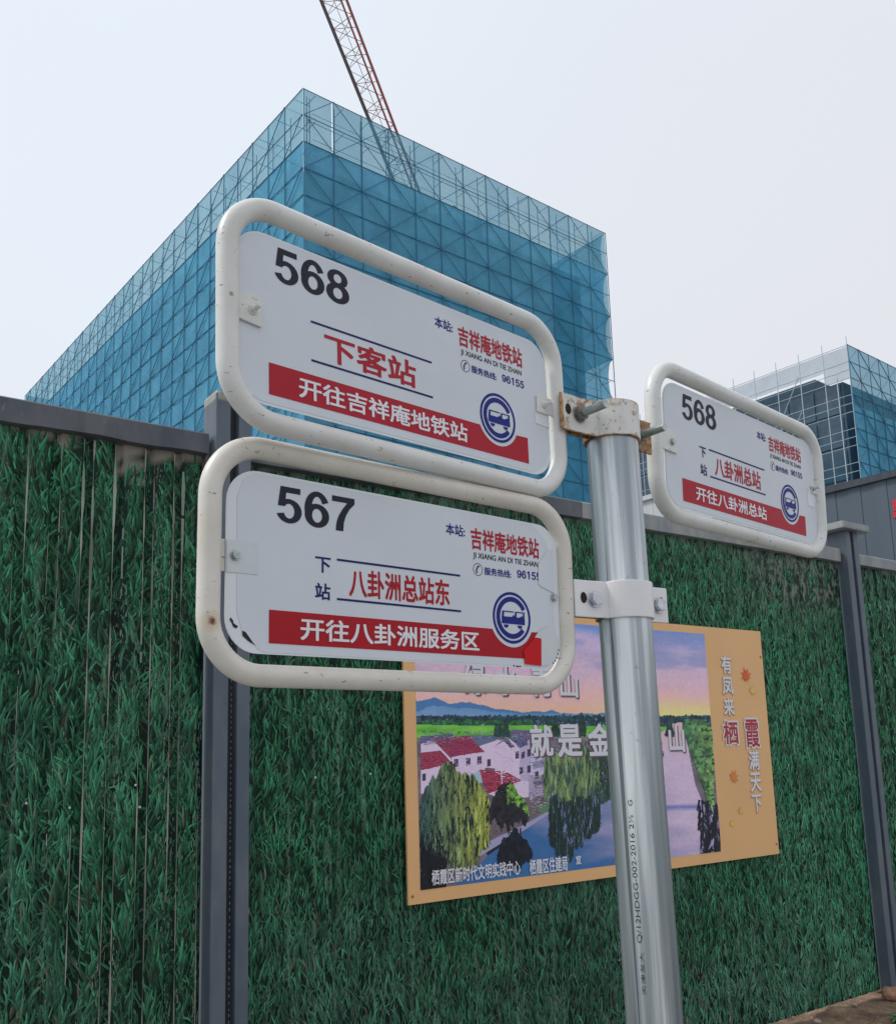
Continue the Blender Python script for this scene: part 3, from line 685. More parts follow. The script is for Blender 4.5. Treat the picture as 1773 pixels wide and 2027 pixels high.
# board three
tabmesh([(-.0560, .0690), (-.0145, .0680), (-.0145, .0965), (-.0180, .1000), (-.0560, .1010)], .0010, .0038, M['tube_c'], s3)
hexbolt(s3, -.0285, .0830, .0038, .0042, .0030, M['bolt'], hexa=False)
tabmesh([(.4150, .0580), (.4400, .0580), (.4400, .0900), (.4160, .0900)], .0006, .0011, M['plate'], s3, 'film_patch', 0)
tabmesh([(.4280, .0830), (.458, .0830), (.458, .0980), (.4300, .0980)], .0012, .0034, M['tube_c'], s3)
hexbolt(s3, .4330, .0915, .0036, .0040, .0030, M['bolt_new'], shaft=.010)

# ------------------------------------------------------------------ galvanised pole
PX, PY = .2598, 1.3500; PTOP = EYE.z + .507
def pole_x(z): return .2623 - .011 * (z - EYE.z + .367)
pole = tag(empty('sign_pole', loc=(PX, PY, 0)), 'galvanised steel pipe carrying the three bus stop boards', 'pole')
b = MB(); n = 64; vs = []
for z in np.linspace(-.02, PTOP, 40):
    for j in range(n): a = 2 * math.pi * j / n; vs.append((.03805 * math.cos(a), .03805 * math.sin(a), z))
fs = [(i * n + j, i * n + (j + 1) % n, (i + 1) * n + (j + 1) % n, (i + 1) * n + j) for i in range(39) for j in range(n)] + [tuple(39 * n + j for j in range(n))]
b.add(vs, fs); b.build('pipe', M['galv'], pole, smooth=True)
pole.location = (pole_x(0), PY, 0); pole.rotation_euler = (0, -math.atan(.011), 0)
# stencilled marking running up the pipe, wrapped to its surface
M['stencil'] = mat_plain('stencil ink', (.07, .12, .13), .6, var=.3, scale=200)
def wrap_text(body, z0, z1, hgt, ang, bold=.0):
    o = letters(body, -hgt / 2, z0, hgt / 2, z1, M['stencil'], pole, 0, bold, 'stencil', rot=1)
    me = o.data; bm = bmesh.new(); bm.from_mesh(me)
    for v in bm.verts:
        a = ang + v.co.x / .0384; z = v.co.y; v.co = (.0384 * math.cos(a), .0384 * math.sin(a), z)
    bm.to_mesh(me); bm.free()
PA = math.atan2(-1.3515, -.2598) - .30
wrap_text('Q/12HDGG-002-2016 2½', EYE.z - .254, EYE.z - .086, .0076, PA)
wrap_text('G', EYE.z - .074, EYE.z - .066, .0060, PA + .0)
wrap_text('天津友大', EYE.z - .320, EYE.z - .266, .0060, PA + .02)

# ------------------------------------------------------------------ clamps
def strap(pts, h, th, mat, parent, name, loc):
    """flat steel strap bent along pts (plan), height h"""
    b = MB(); P = [Vector((x, y, 0)) for x, y in pts]; L = []; R = []
    for i, p in enumerate(P):
        d = (P[min(i + 1, len(P) - 1)] - P[max(i - 1, 0)]).normalized(); nn = Vector((-d.y, d.x, 0)); L.append(p + nn * th / 2); R.append(p - nn * th / 2)
    n = len(P); v = []
    for z in (-h / 2, h / 2): v += [Vector((q.x, q.y, z)) for q in L] + [Vector((q.x, q.y, z)) for q in R]
    f = []
    for i in range(n - 1):
        f += [(i, i + 1, n + i + 1, n + i), (2 * n + i, 3 * n + i, 3 * n + i + 1, 2 * n + i + 1), (i, 2 * n + i, 2 * n + i + 1, i + 1), (n + i, n + i + 1, 3 * n + i + 1, 3 * n + i)]
    f += [(0, n, 3 * n, 2 * n), (n - 1, 3 * n - 1, 4 * n - 1, 2 * n - 1)]
    b.add(v, f); return b.build(name, mat, parent, bevel=.0012)
def arc(r, a0, a1, n=18): return [(r * math.cos(math.radians(a)), r * math.sin(math.radians(a))) for a in np.linspace(a0, a1, n)]
def clamp(az, z, h, front, back, label, mats, holes, bolts, long_bolt):
    mt = Matrix.Rotation(math.radians(az), 4, 'Z'); mt.translation = Vector((pole_x(EYE.z + z), PY, EYE.z + z))
    root = tag(empty('pipe_clamp', mt), label, 'clamp')
    # local x along the boards, local -y towards the viewer
    strap(front, h, .0042, mats[0], root, 'front_strap', z); strap(back, h * .96, .0042, mats[1], root, 'back_strap', z)
    for (x, y, zz2) in holes:
        bb = MB(); bb.poly([(x + .0058 * math.cos(t), y, zz2 + .0080 * math.sin(t)) for t in np.linspace(0, 2 * math.pi, 20)[:-1]]); bb.build('bolt_hole', M['hole'], root)
    for (x, y, zz2, m_) in bolts:
        p = Vector((x, y, zz2)); d = Vector((0, -1, 0)); bb = MB(); bb.bar(p, p + d * .002, .0125, 20)
        if long_bolt:
            bb.bar(p + d * .002, p + d * .0105, .0105, 6); bb.build('nut', M['nut'], root, bevel=.0008)
            bb = MB(); ts = []
            bb.bar(p + d * .008, p + d * .052, .0058, 18)
            for i in range(26):
                bb.bar(p + d * (.0115 + i * .0015), p + d * (.0121 + i * .0015), .0063, 18)
            bb.build('threaded_bolt', M['bolt'], root)
        else:
            bb.bar(p + d * .002, p + d * .0095, .0105, 6); bb.build('hex_bolt', M['bolt_new'], root, bevel=.0008)
    return root
R0 = .0405
fa = arc(R0, 190, 350)
front1 = [(-.112, -.004), (-.070, -.004), (-.050, -.006)] + [(x, y) for x, y in fa] + [(.0435, .001)]
back1 = [(-.112, .010), (-.060, .009), (-.0445, .009)] + [(x, y) for x, y in arc(R0, 168, 12)] + [(.0470, .006), (.060, .005), (.098, .005)]
clamp(39, .4835, .055, front1, back1, 'old cream and rusty clamp at the top of the pole with two long threaded bolts', (M['clamp_old'], M['clamp_rust']),
      [(-.098, -.0066, .004)], [(-.076, -.0065, 0, 0), (.0625, .0010, -.004, 0)], True)
front2 = [(-.098, -.005), (-.066, -.005), (-.050, -.008)] + fa + [(.0475, -.004), (.056, -.003), (.084, -.003)]
back2 = [(-.100, .008), (-.060, .008), (-.0445, .009)] + [(x, y) for x, y in arc(R0, 168, 12)] + [(.0470, .006), (.060, .004), (.080, .004)]
clamp(33, .2135, .053, front2, back2, 'clean white two-piece clamp below the top one, beside the 567 board', (M['clamp_new'], M['rust']),
      [(-.083, -.0076, .001), (.0715, -.0056, .004)], [(-.064, -.0071, 0, 0), (.0635, -.0054, -.001, 0)], False)

# ------------------------------------------------------------------ poster on the fence
Hm = np.array([[0.000709566069530821, 6.391949357420947e-05, 1.988319439654692], [-2.616892075444675e-05, -0.0008623407071141675, 0.5895882019592127], [-0.0001670303789071111, 4.348596294600887e-05, 1]])
def A(x, y):                                     # artwork drawing coordinates -> metres along / up the fence
    v = Hm @ np.array([x, y, 1.0]); return v[0] / v[2], v[1] / v[2]
def A6(x, y): return A((1130 + x / 2.757 - 790) * 2.273, (1000 + y / 2.757 - 1200) * 2.273)
poster = tag(empty('poster_board', fm), 'orange framed poster of a riverside village on the grass fence behind the pole', 'poster')
U0, U1, V0, V1 = 2.001, 4.289, -.5455, .6120
b = MB(); b.box(U0, -.020, V0, U1, -.010, V1); b.build('board', M['orange'], poster)
PU0, PU1, PV0, PV1 = 2.056, 3.826, -.4960, .5740
PZ = -.0205
def sv(x, y): u, v = A(x, y); return (u - PU0) / (PU1 - PU0), (v - PV0) / (PV1 - PV0)
nx, ny = 440, 380
s_, v_ = np.meshgrid(np.linspace(0, 1, nx), np.linspace(0, 1, ny), indexing='ij')
def L3(*c): return np.array(lin(*c)) * 1.95
def lerp(a, b2, t): return a * (1 - t[..., None]) + b2 * t[..., None]
def interp(xs, ys, x): return np.interp(x, xs, ys)
# horizon / ridge curves in picture fractions
ridge = [sv(*p) for p in ((92, 425), (160, 412), (225, 440), (280, 428), (330, 437), (400, 452), (440, 463), (510, 470), (560, 478), (640, 475), (690, 468), (735, 485), (920, 482), (1170, 497), (1390, 490))]
ridge2 = [sv(*p) for p in ((92, 470), (150, 448), (230, 455), (330, 462), (450, 478), (560, 487), (700, 482), (920, 487), (1390, 500))]
hz = sv(92, 495)[1] + (sv(1390, 502)[1] - sv(92, 495)[1]) * s_
rg = interp([p[0] for p in ridge], [p[1] for p in ridge], s_) + .008 * (fbm(s_ * 40, s_ * 0, 3) - .5); rg2 = interp([p[0] for p in ridge2], [p[1] for p in ridge2], s_) + .010 * (fbm(s_ * 34 + 5, s_ * 0, 3) - .5)
t = np.clip((v_ - hz) / (1 - hz), 0, 1)
cl = fbm(s_ * 5 + 3, v_ * 14 + 1, 4); cl2 = fbm(s_ * 3, v_ * 10 + 8, 4)
skyc = lerp(L3(204, 150, 122), L3(182, 150, 160), np.clip(t * 2.6, 0, 1)); skyc = lerp(skyc, L3(152, 143, 176), np.clip((t - .35) * 1.8, 0, 1)); skyc = lerp(skyc, L3(85, 118, 170), np.clip((t - .82) * 5 + (cl - .5) * 3, 0, 1))
skyc = lerp(skyc, L3(118, 122, 160), np.clip((cl - .55) * 6, 0, 1) * np.clip(t * 3 - .9, 0, 1) * .8); skyc = lerp(skyc, L3(188, 152, 178), np.clip((cl2 - .55) * 5, 0, 1) * np.clip(t * 2 - .2, 0, 1) * .7)
skyc = lerp(skyc, L3(208, 178, 116), np.clip(1.15 - t * 4.5, 0, 1) * np.clip((s_ - .5) * 3.2, 0, 1))
img = skyc.copy()
img[v_ < rg] = L3(58, 98, 142); k_ = v_ < rg2; img[k_] = lerp(np.broadcast_to(L3(72, 115, 150), img.shape), np.broadcast_to(L3(110, 130, 165), img.shape), np.clip((rg - v_) * 12, 0, 1))[k_]
far = v_ < hz
fcol = lerp(np.broadcast_to(L3(52, 72, 92), img.shape), np.broadcast_to(L3(30, 52, 55), img.shape), (vnoise(s_ * 90, v_ * 60) > .5).astype(float))
fcol = np.where((vnoise(s_ * 120 + 9, v_ * 150) > .84)[..., None], L3(140, 150, 175), fcol); img[far] = fcol[far]
f1 = sv(150, 530)[1]; f0 = sv(150, 590)[1]
fld = (v_ < f1 + .015 * (cl - .5) - .02 * s_) & (v_ > f0 - .02 * s_)
gc = lerp(np.broadcast_to(L3(62, 128, 45), img.shape), np.broadcast_to(L3(110, 170, 60), img.shape), fbm(s_ * 12, v_ * 50, 3)); img[fld] = gc[fld]
low = v_ <= f0 - .02 * s_
lowc = lerp(np.broadcast_to(L3(60, 60, 66), img.shape), np.broadcast_to(L3(112, 100, 112), img.shape), fbm(s_ * 40, v_ * 40, 3)); img[low] = lowc[low]
# river
bank = [sv(*p) for p in ((97, 1330), (300, 1230), (400, 1120), (560, 1010), (700, 900), (900, 760), (1000, 690), (1190, 560), (1235, 525))]
rb = [sv(*p) for p in ((1285, 515), (1300, 640), (1330, 800), (1370, 900), (1440, 1120))]
bl_ = interp([p[0] for p in bank], [p[1] for p in bank], s_); rr = np.interp(v_, [p[1] for p in rb[::-1]], [p[0] for p in rb[::-1]])
riv = (v_ < bl_) & (s_ < rr) & (s_ > .0) & (v_ < hz - .02)
tt = np.clip((s_ - .42) * 2.2 + (v_ - .1) * 1.2 + (cl2 - .5) * 1.1, 0, 1)
rc = lerp(np.broadcast_to(L3(44, 84, 128), img.shape), np.broadcast_to(L3(170, 150, 172), img.shape), tt); rc = lerp(rc, np.broadcast_to(L3(185, 150, 140), img.shape), np.clip((v_ - .42) * 4, 0, 1))
rc = lerp(rc, np.broadcast_to(L3(86, 94, 150), img.shape), np.clip(1 - np.abs(v_ - .205 - .03 * (cl - .5)) * 60, 0, 1) * (s_ > .6)); rc *= (1 + .10 * (vnoise(s_ * 30, v_ * 220) - .5))[..., None]
img[riv] = rc[riv]
img *= (.90 + .20 * fbm(s_ * 150, v_ * 110, 3))[..., None]                # print grain
n1 = ny; ii, jj = np.meshgrid(np.arange(nx - 1), np.arange(ny - 1), indexing='ij'); q = (ii * n1 + jj).ravel()
np_mesh('printed_photo', np.stack([PU0 + s_ * (PU1 - PU0), np.full_like(s_, PZ), PV0 + v_ * (PV1 - PV0)], -1).reshape(-1, 3), np.stack([q, q + n1, q + n1 + 1, q + 1], 1), np.clip(img, 0, 1).reshape(-1, 3), M['vc_print'], poster)
art = MB(); lay = [0]
def P(pts, c):                                   # painted polygon (drawing coordinates)
    lay[0] += 1; y = PZ - .0003 - .000012 * lay[0]
    art.poly([(max(PU0, A(x, yy)[0]), y, min(PV1, max(PV0, A(x, yy)[1]))) for x, yy in pts], tuple(np.array(lin(*c)) * 1.95))
WL, WD, RF, RD, SL = (178, 160, 180), (150, 138, 165), (128, 42, 68), (105, 36, 58), (82, 84, 118)
P([(97, 585), (240, 575), (240, 620), (97, 625)], SL); P([(240, 588), (430, 580), (445, 612), (300, 640)], (78, 88, 112))
P([(97, 620), (150, 600), (235, 690), (235, 830), (97, 840)], WL); P([(330, 640), (450, 600), (470, 735), (330, 720)], WL)
P([(235, 680), (385, 650), (385, 745), (240, 775)], WL)
P([(148, 598), (310, 583), (383, 655), (230, 678)], RF); P([(97, 660), (185, 650), (238, 708), (97, 738)], RF); P([(97, 738), (238, 708), (240, 830), (97, 845)], WL)
P([(430, 620), (480, 590), (560, 640), (582, 850), (430, 760)], WL); P([(540, 640), (585, 600), (600, 850), (545, 850)], WD)
P([(425, 635), (478, 590), (560, 585), (580, 622), (540, 640), (497, 590)], SL); P([(460, 585), (510, 555), (590, 560), (592, 600), (520, 585)], (92, 80, 110)); P([(455, 592), (478, 588), (520, 632), (500, 640)], (60, 60, 80))
P([(590, 640), (650, 635), (665, 790), (590, 800)], (165, 155, 180)); P([(600, 700), (660, 690), (662, 720), (600, 735)], (120, 116, 145))
P([(245, 790), (360, 738), (380, 790), (330, 810)], (130, 152, 165)); P([(360, 735), (480, 745), (550, 785), (400, 845), (378, 800)], RF); P([(550, 785), (580, 790), (582, 860), (470, 870), (400, 845)], WL)
P([(582, 760), (680, 770), (700, 880), (600, 930), (585, 870)], (140, 128, 150)); P([(600, 790), (665, 785), (665, 800), (610, 812)], (80, 76, 100))
for x in (245, 300, 350): P([(x, 690 - (x - 245) * .12), (x + 20, 687 - (x - 245) * .12), (x + 20, 722 - (x - 245) * .12), (x, 727 - (x - 245) * .12)], (60, 50, 75))
for (x, y) in ((103, 755), (522, 655), (548, 655), (575, 645), (540, 725), (575, 718), (395, 690), (610, 745), (640, 760)): P([(x, y), (x + 16, y - 2), (x + 16, y + 30), (x, y + 33)], (55, 48, 72))
P([(340, 1085), (690, 900), (720, 860), (640, 850), (380, 960), (330, 1020)], (92, 78, 88)); P([(600, 905), (690, 860), (700, 900), (640, 935)], (70, 108, 72))
P([(330, 1100), (420, 1050), (560, 985), (700, 905), (706, 915), (560, 1010), (430, 1085), (340, 1140)], (128, 124, 150))
P([(540, 1000), (545, 1100), (552, 1100), (548, 998)], (38, 36, 50))
P([(390, 1110), (470, 1060), (478, 1068), (398, 1122)], (28, 26, 38))
P([(455, 740), (463, 740), (465, 800), (458, 800)], (190, 180, 195)); P([(435, 745), (450, 752), (485, 742), (485, 748), (450, 758), (434, 750)], (200, 190, 205))
art.build('printed_village', M['vc_print'], poster)
class Clump:                                     # random source whose choices hold together in soft clumps
    def __init__(s, r, q, q2): s.r, s.q, s.q2 = r, q, q2
    def random(s): return min(1, max(0, (s.q - .5) * 1.5 + .5 + s.r.normal(0, .10)))
    def uniform(s, a, b): return a + (b - a) * min(1, max(0, .6 * s.q2 + .4 * s.r.random()))
def foliage(name, n, xr, shape, cols, ln, wd, hang=0, seed=0):
    """painted foliage strokes; shape(x)->(top, bottom) in drawing coordinates"""
    r = np.random.default_rng(seed); V = []; C = []; F = []
    for i in range(n):
        x = r.uniform(*xr); t0, b0 = shape(x)
        if b0 <= t0: continue
        y = r.uniform(t0, b0); l = ln * r.uniform(.4, 1.3); w_ = wd * r.uniform(.5, 1.4); sl = r.normal(0, .18 if hang else 1.2) * l
        g = (y - t0) / max(1, b0 - t0); kx = (x - xr[0]) / (xr[1] - xr[0])
        fx_, fy_ = (.13, .022) if hang else (.09, .10)
        c = cols(kx, g, Clump(r, float(fbm(x * fx_ + seed * 3, y * fy_, 2)), float(vnoise(x * fx_ * 1.7 + 40, y * fy_ * 1.7 + seed)))) * (.40 + 1.15 * float(vnoise(x * (.16 if hang else .075) + seed, y * (.014 if hang else .07))) ** 1.3); yy = PZ - .0016 - .0006 * i / n
        if hang: pts = [(x - w_, y), (x + w_, y), (x + sl + w_ * .4, min(y + l, b0 + l * .3)), (x + sl - w_ * .4, min(y + l, b0 + l * .3))]
        else: a = r.uniform(0, 6.28); pts = [(x + w_ * math.cos(a + q2) * r.uniform(.6, 1.3), y + w_ * math.sin(a + q2) * r.uniform(.6, 1.3)) for q2 in (0, 1.57, 3.14, 4.71)][::-1]
        k0 = len(V)
        for p in pts: u, v = A(*p); V.append((max(PU0, min(PU1, u)), yy, max(PV0, min(PV1, v)))); C.append(c)
        F.append((k0, k0 + 1, k0 + 2, k0 + 3))
    o = np_mesh(name, np.array(V), np.array(F), np.clip(np.array(C), 0, 1), M['vc_print'], poster); o['kind'] = 'stuff'
tl = MB()
rt = random.Random(4)
def inpoly(x, y, P_):
    c_ = False; j_ = len(P_) - 1
    for i_ in range(len(P_)):
        if (P_[i_][1] > y) != (P_[j_][1] > y) and x < (P_[j_][0] - P_[i_][0]) * (y - P_[i_][1]) / (P_[j_][1] - P_[i_][1]) + P_[i_][0]: c_ = not c_
        j_ = i_
    return c_
for pl_, n_, cs_ in (([(148, 598), (310, 583), (383, 655), (230, 678)], 900, ((96, 34, 58), (150, 62, 88), (112, 48, 82))), ([(97, 660), (185, 650), (238, 708), (97, 738)], 500, ((100, 32, 52), (160, 64, 86))),
                      ([(360, 735), (480, 745), (550, 785), (400, 845), (378, 800)], 700, ((100, 32, 52), (165, 66, 84))), ([(425, 635), (478, 590), (560, 585), (580, 622), (540, 640), (497, 590)], 400, ((50, 52, 84), (110, 110, 140))),
                      ([(97, 585), (240, 575), (240, 620), (97, 625)], 250, ((60, 60, 90), (104, 104, 130))), ([(330, 1085), (690, 900), (720, 860), (640, 850), (380, 960), (330, 1020)], 1800, ((60, 52, 58), (120, 104, 112), (84, 84, 70))),
                      ([(582, 760), (680, 770), (700, 880), (600, 930), (585, 870)], 400, ((110, 100, 125), (170, 156, 176), (76, 70, 88))), ([(97, 560), (900, 560), (900, 600), (97, 600)], 500, ((40, 62, 60), (90, 92, 110), (150, 146, 164))),
                      ([(235, 680), (385, 650), (385, 745), (240, 775)], 200, ((160, 146, 170), (190, 174, 190))), ([(430, 620), (480, 590), (560, 640), (582, 850), (430, 760)], 400, ((160, 146, 168), (192, 176, 192))),
                      ([(590, 640), (890, 600), (890, 700), (590, 790)], 700, ((70, 84, 84), (150, 142, 160), (50, 62, 66)))):
    xs_ = [p[0] for p in pl_]; ys_ = [p[1] for p in pl_]
    for i in range(n_):
        x, y = rt.uniform(min(xs_), max(xs_)), rt.uniform(min(ys_), max(ys_))
        if not inpoly(x, y, pl_): continue
        c_ = tuple(np.array(lin(*cs_[rt.randrange(len(cs_))])) * 1.95); a_ = rt.uniform(2, 7); h_ = rt.uniform(.8, 2.2); yy = PZ - .0011 - 2e-7 * i
        tl.add([(A(x - a_, y + h_)[0], yy, A(x - a_, y + h_)[1]), (A(x + a_, y + h_ + a_ * .12)[0], yy, A(x + a_, y + h_ + a_ * .12)[1]), (A(x + a_, y + a_ * .12)[0], yy, A(x + a_, y + a_ * .12)[1]), (A(x - a_, y)[0], yy, A(x - a_, y)[1])], [(0, 1, 2, 3)], c_)
k = tl.build('printed_texture', M['vc_print'], poster); k['kind'] = 'stuff'
g_ = lambda c: np.array(lin(*c)) * 1.95
def willow(kx, g, r):
    c = g_((60, 96, 92)) * (1 - kx) + g_((150, 158, 70)) * kx if r.random() < .62 else g_((24, 40, 40))
    return c * r.uniform(.45, 1.25)
arch = lambda x0, x1, top, mid, bot, p=2: (lambda x: (mid - (mid - top) * max(0, 1 - abs((x - (x0 + x1) / 2) / ((x1 - x0) / 2)) ** p) + 110 * (fbm(x * .03, x0 * .1, 3) - .5), bot(x) + 110 * (fbm(x * .11, x0 * .2, 3) - .55)))
foliage('printed_trees', 900, (97, 1395), lambda x: (495, 512 + 14 * vnoise(x * .03, 1.0)), lambda k, g, r: g_((34, 58, 66)) * r.uniform(.5, 1.4), 8, 7, seed=1)
foliage('printed_trees', 260, (97, 600), lambda x: (515, 530), lambda k, g, r: g_((40, 92, 52)) * r.uniform(.6, 1.3), 8, 6, seed=2)
for x0, h in ((700, 60), (820, 70), (445, 55), (478, 40), (1215, 40)):
    foliage('printed_trees', 160, (x0 - 16, x0 + 16), lambda x, x0=x0, h=h: (545 - h + abs(x - x0) * 4.5, 585), lambda k, g, r: g_((30, 56, 52)) * r.uniform(.5, 1.4), 8, 6, seed=x0)
foliage('printed_trees', 1100, (97, 205), lambda x: (980 + (x - 97) * .4, 1275), lambda k, g, r: g_((14, 16, 24)) * r.uniform(.4, 1.8), 30, 4, 1, seed=4)
foliage('printed_willow', 7000, (100, 400), arch(95, 405, 735, 900, lambda x: 1175 - abs(x - 270) * .9 + 40 * vnoise(x * .06, 2.0), 3), willow, 44, 1.7, 1, seed=5)
foliage('printed_trees', 4500, (400, 582), arch(398, 585, 790, 930, lambda x: 1010 - abs(x - 480) * .5, 2), lambda k, g, r: (g_((92, 138, 50)) if (k > .45 and g < .45 and r.random() < .7) else g_((30, 30, 36))) * r.uniform(.5, 1.4), 9, 4, seed=6)
foliage('printed_trees', 1500, (448, 592), arch(445, 596, 1022, 1130, lambda x: 1180 - abs(x - 525) * .4, 2), lambda k, g, r: g_((18, 22, 34)) * r.uniform(.5, 1.5), 10, 8, seed=7)
foliage('printed_trees', 4200, (676, 900), lambda x: (850, 1125 - abs(x - 745) * 1.15 + 50 * vnoise(x * .08, 5.0)), lambda k, g, r: (g_((24, 44, 42)) if r.random() < .8 else g_((90, 100, 130))) * r.uniform(.4, 1.5), 26, 2.0, 1, seed=8)
foliage('printed_willow', 5200, (652, 895), arch(648, 900, 615, 720, lambda x: 862 - abs(x - 780) * .35 + 30 * vnoise(x * .07, 3.0), 3), lambda k, g, r: (g_((112, 132, 84)) if r.random() < .55 else g_((52, 76, 68))) * r.uniform(.45, 1.3), 38, 1.6, 1, seed=9)
foliage('printed_trees', 1500, (880, 1180), lambda x: (600 + (x - 880) * .1, 900 - (x - 880) * .5), lambda k, g, r: g_((40, 66, 56)) * r.uniform(.4, 1.4), 20, 5, 1, seed=10)
foliage('printed_trees', 7000, (1278, 1412), lambda x: (512 if x < 1380 else 560, 560 + (x - 1280) * 2.9), lambda k, g, r: (g_((60, 104, 74)) * (1 - .5 * k) + g_((128, 160, 74)) * .5 * k if r.random() < .7 else g_((40, 74, 58))) * r.uniform(.8, 1.15), 12, 5.5, seed=11)
foliage('printed_trees', 1400, (1345, 1440), lambda x: (870 + (x - 1345) * .2, 1108 if x > 1356 else 1000), lambda k, g, r: (g_((22, 24, 38)) if r.random() < .78 else g_((130, 120, 150))) * r.uniform(.4, 1.4), 26, 3.0, 1, seed=12)
# poster lettering
def on_board(body, pts, mat, zoff, bold, name='lettering', dx=0, dz=0):
    us = [p[0] for p in pts]; vs2 = [p[1] for p in pts]
    base = Matrix.Rotation(math.radians(90), 4, 'X')     # local plane x,y -> x,z ; z -> -y
    return letters(body, min(us) + dx, min(vs2) + dz, max(us) + dx, max(vs2) + dz, mat, poster, zoff, bold, name, base)
M['shadow'] = mat_plain('print shadow ink', (.19, .10, .13), .45); M['white_print'] = mat_plain('white print', (.72, .72, .78), .45, var=.02); M['red_print'] = mat_plain('red print', (.42, .02, .03), .45)
M['leaf_red'] = mat_plain('leaf print red', (.72, .12, .03), .45); M['leaf_yellow'] = mat_plain('leaf print yellow', (.78, .52, .10), .45); M['leaf_orange'] = mat_plain('leaf print orange', (.78, .26, .06), .45)
z0 = .0236
for ch, (x0, y0, x1, y1) in {'绿': (285, 258, 388, 400), '水': (425, 262, 530, 403), '青': (585, 268, 690, 408), '山': (716, 300, 803, 412), '就': (583, 535, 692, 676), '是': (706, 533, 822, 676), '金': (842, 530, 955, 672)}.items():
    pts = [A(x0, y0), A(x1, y1)]
    on_board(ch, pts, M['shadow'], z0, .035, 'printed_shadow', .008, -.007); on_board(ch, pts, M['white_print'], z0 + .0006, .028)
for ch, (x0, y0, x1, y1) in {'山 ': (975, 540, 1050, 668), '银': (1080, 532, 1180, 664), '山': (1205, 532, 1284, 656)}.items():
    pts = [A(x0, y0), A(x1, y1)]
    on_board(ch.strip(), pts, M['shadow'], z0, .035, 'printed_shadow', .008, -.007); on_board(ch.strip(), pts, M['white_print'], z0 + .0006, .028)
on_board('栖霞区新时代文明实践中心', [A(143, 1188), A(543, 1208)], M['white_print'], z0 + .0006, .02)
pts = [A(143, 1180), A(543, 1200)]
on_board('栖霞区住建局', [A(582, 1142), A(755, 1190)], M['white_print'], z0 + .0006, .02)
on_board('宣', [A(790, 1124), A(816, 1160)], M['white_print'], z0 + .0006, .02)
for ch, q4, red in (('有', (812, 818, 875, 922), 0), ('凤', (818, 938, 885, 1035), 0), ('来', (826, 1052, 890, 1150), 0), ('栖', (824, 1180, 912, 1305), 1), ('霞', (944, 1170, 1028, 1320), 1), ('满', (962, 1340, 1028, 1445), 0), ('天', (970, 1462, 1038, 1562), 0), ('下', (980, 1582, 1040, 1676), 0)):
    pts = [A6(q4[0], q4[1]), A6(q4[2], q4[3])]
    if red:
        (ua, va), (ub, vb) = pts; on_board(ch, [(min(ua, ub) - .009, min(va, vb) - .009), (max(ua, ub) + .009, max(va, vb) + .009)], M['white_print'], z0, .055, 'printed_outline'); on_board(ch, pts, M['red_print'], z0 + .0006, .018)
    else:
        on_board(ch, pts, M['edge'], z0, .03, 'printed_shadow', .003, -.003); on_board(ch, pts, M['white_print'], z0 + .0006, .022)
def maple(cx, cy, r, rot, mat):
    pts = []
    spec = [(90, 1), (72, .45), (50, .85), (30, .42), (8, .80), (-12, .38), (-35, .55), (-65, .30), (-88, .34), (-90, .85), (-94, .34), (-115, .30), (-145, .55), (-168, .38), (172, .80), (150, .42), (130, .85), (108, .45)]
    for a, l in spec: t = math.radians(a + rot); pts.append((cx + r * l * math.cos(t), -z0, cy + r * l * math.sin(t)))
    n = len(pts); b = MB(); b.add([(cx, -z0, cy)] + pts, [(0, i + 1, (i + 1) % n + 1) for i in range(n)]); b.build('printed_leaf', mat, poster)
for (x, y, r, rot, mt) in ((955, 938, .050, 20, M['leaf_red']), (988, 1018, .034, -15, M['leaf_yellow']), (885, 1492, .042, -30, M['leaf_orange']), (925, 1672, .026, 10, M['leaf_yellow']), (876, 1742, .024, -30, M['leaf_yellow'])):
    u, v = A6(x, y); maple(u, v, r * 1.15, rot, mt)
bb = MB(); bb.sweep([(0, 0, 0), (0, -.003, 0)], .005, 10)
pr = bb.build('nail', M['rust'], poster); pr.location = (U0 + .018, -.0205, V0 + .03)
for u, v in ((U1 - .018, V1 - .14), (U1 - .018, V0 + .05), (U0 + .02, V1 - .04)): copy_of(pr, poster, Matrix.Translation((u, -.0205, v)))

# ------------------------------------------------------------------ scaffolded buildings
AZ = 0.68351
DR = Vector((math.cos(AZ), math.sin(AZ), 0)); DL = Vector((-math.sin(AZ), math.cos(AZ), 0))
BAYR, BAYL, LIFT = 2.1315, 2.169, 1.8
def frame_at(corner):
    m = Matrix((DR, DL, Vector((0, 0, 1)))).transposed().to_4x4(); m.translation = Vector((corner[0], corner[1], 0)); return m
# local: x along the right-hand face, y along the left-hand face, z up; both positive go away from the corner
C1 = Vector((-8.0225, 52.080, 0)); H1 = 41.1476 + EYE.z
bld = tag(empty('scaffolded_building', frame_at(C1)), 'large concrete shell wrapped in blue netting and tube scaffolding, crane above it', 'building')
NR, NL, ROWS = 13, 28, 23
def tubes(parent, nR, nL, rows, bR, bL, H, r, mat, thick_in, right=True, left=True, off=-.09):
    rng = rows
    if right:
        for c in range(nR + 1): MB().bar((c * bR, off, 0), (c * bR, off, H), r, 4).build('standard', mat, parent)
        for q in range(rows + 1): MB().bar((0, off + .05, H - q * LIFT), (nR * bR, off + .05, H - q * LIFT), r, 4).build('ledger', mat, parent)
    if left:
        for c in range(1, nL + 1): MB().bar((off, c * bL, 0), (off, c * bL, H), r, 4).build('standard', mat, parent)
        for q in range(rows + 1): MB().bar((off + .05, 0, H - q * LIFT), (off + .05, nL * bL, H - q * LIFT), r, 4).build('ledger', mat, parent)
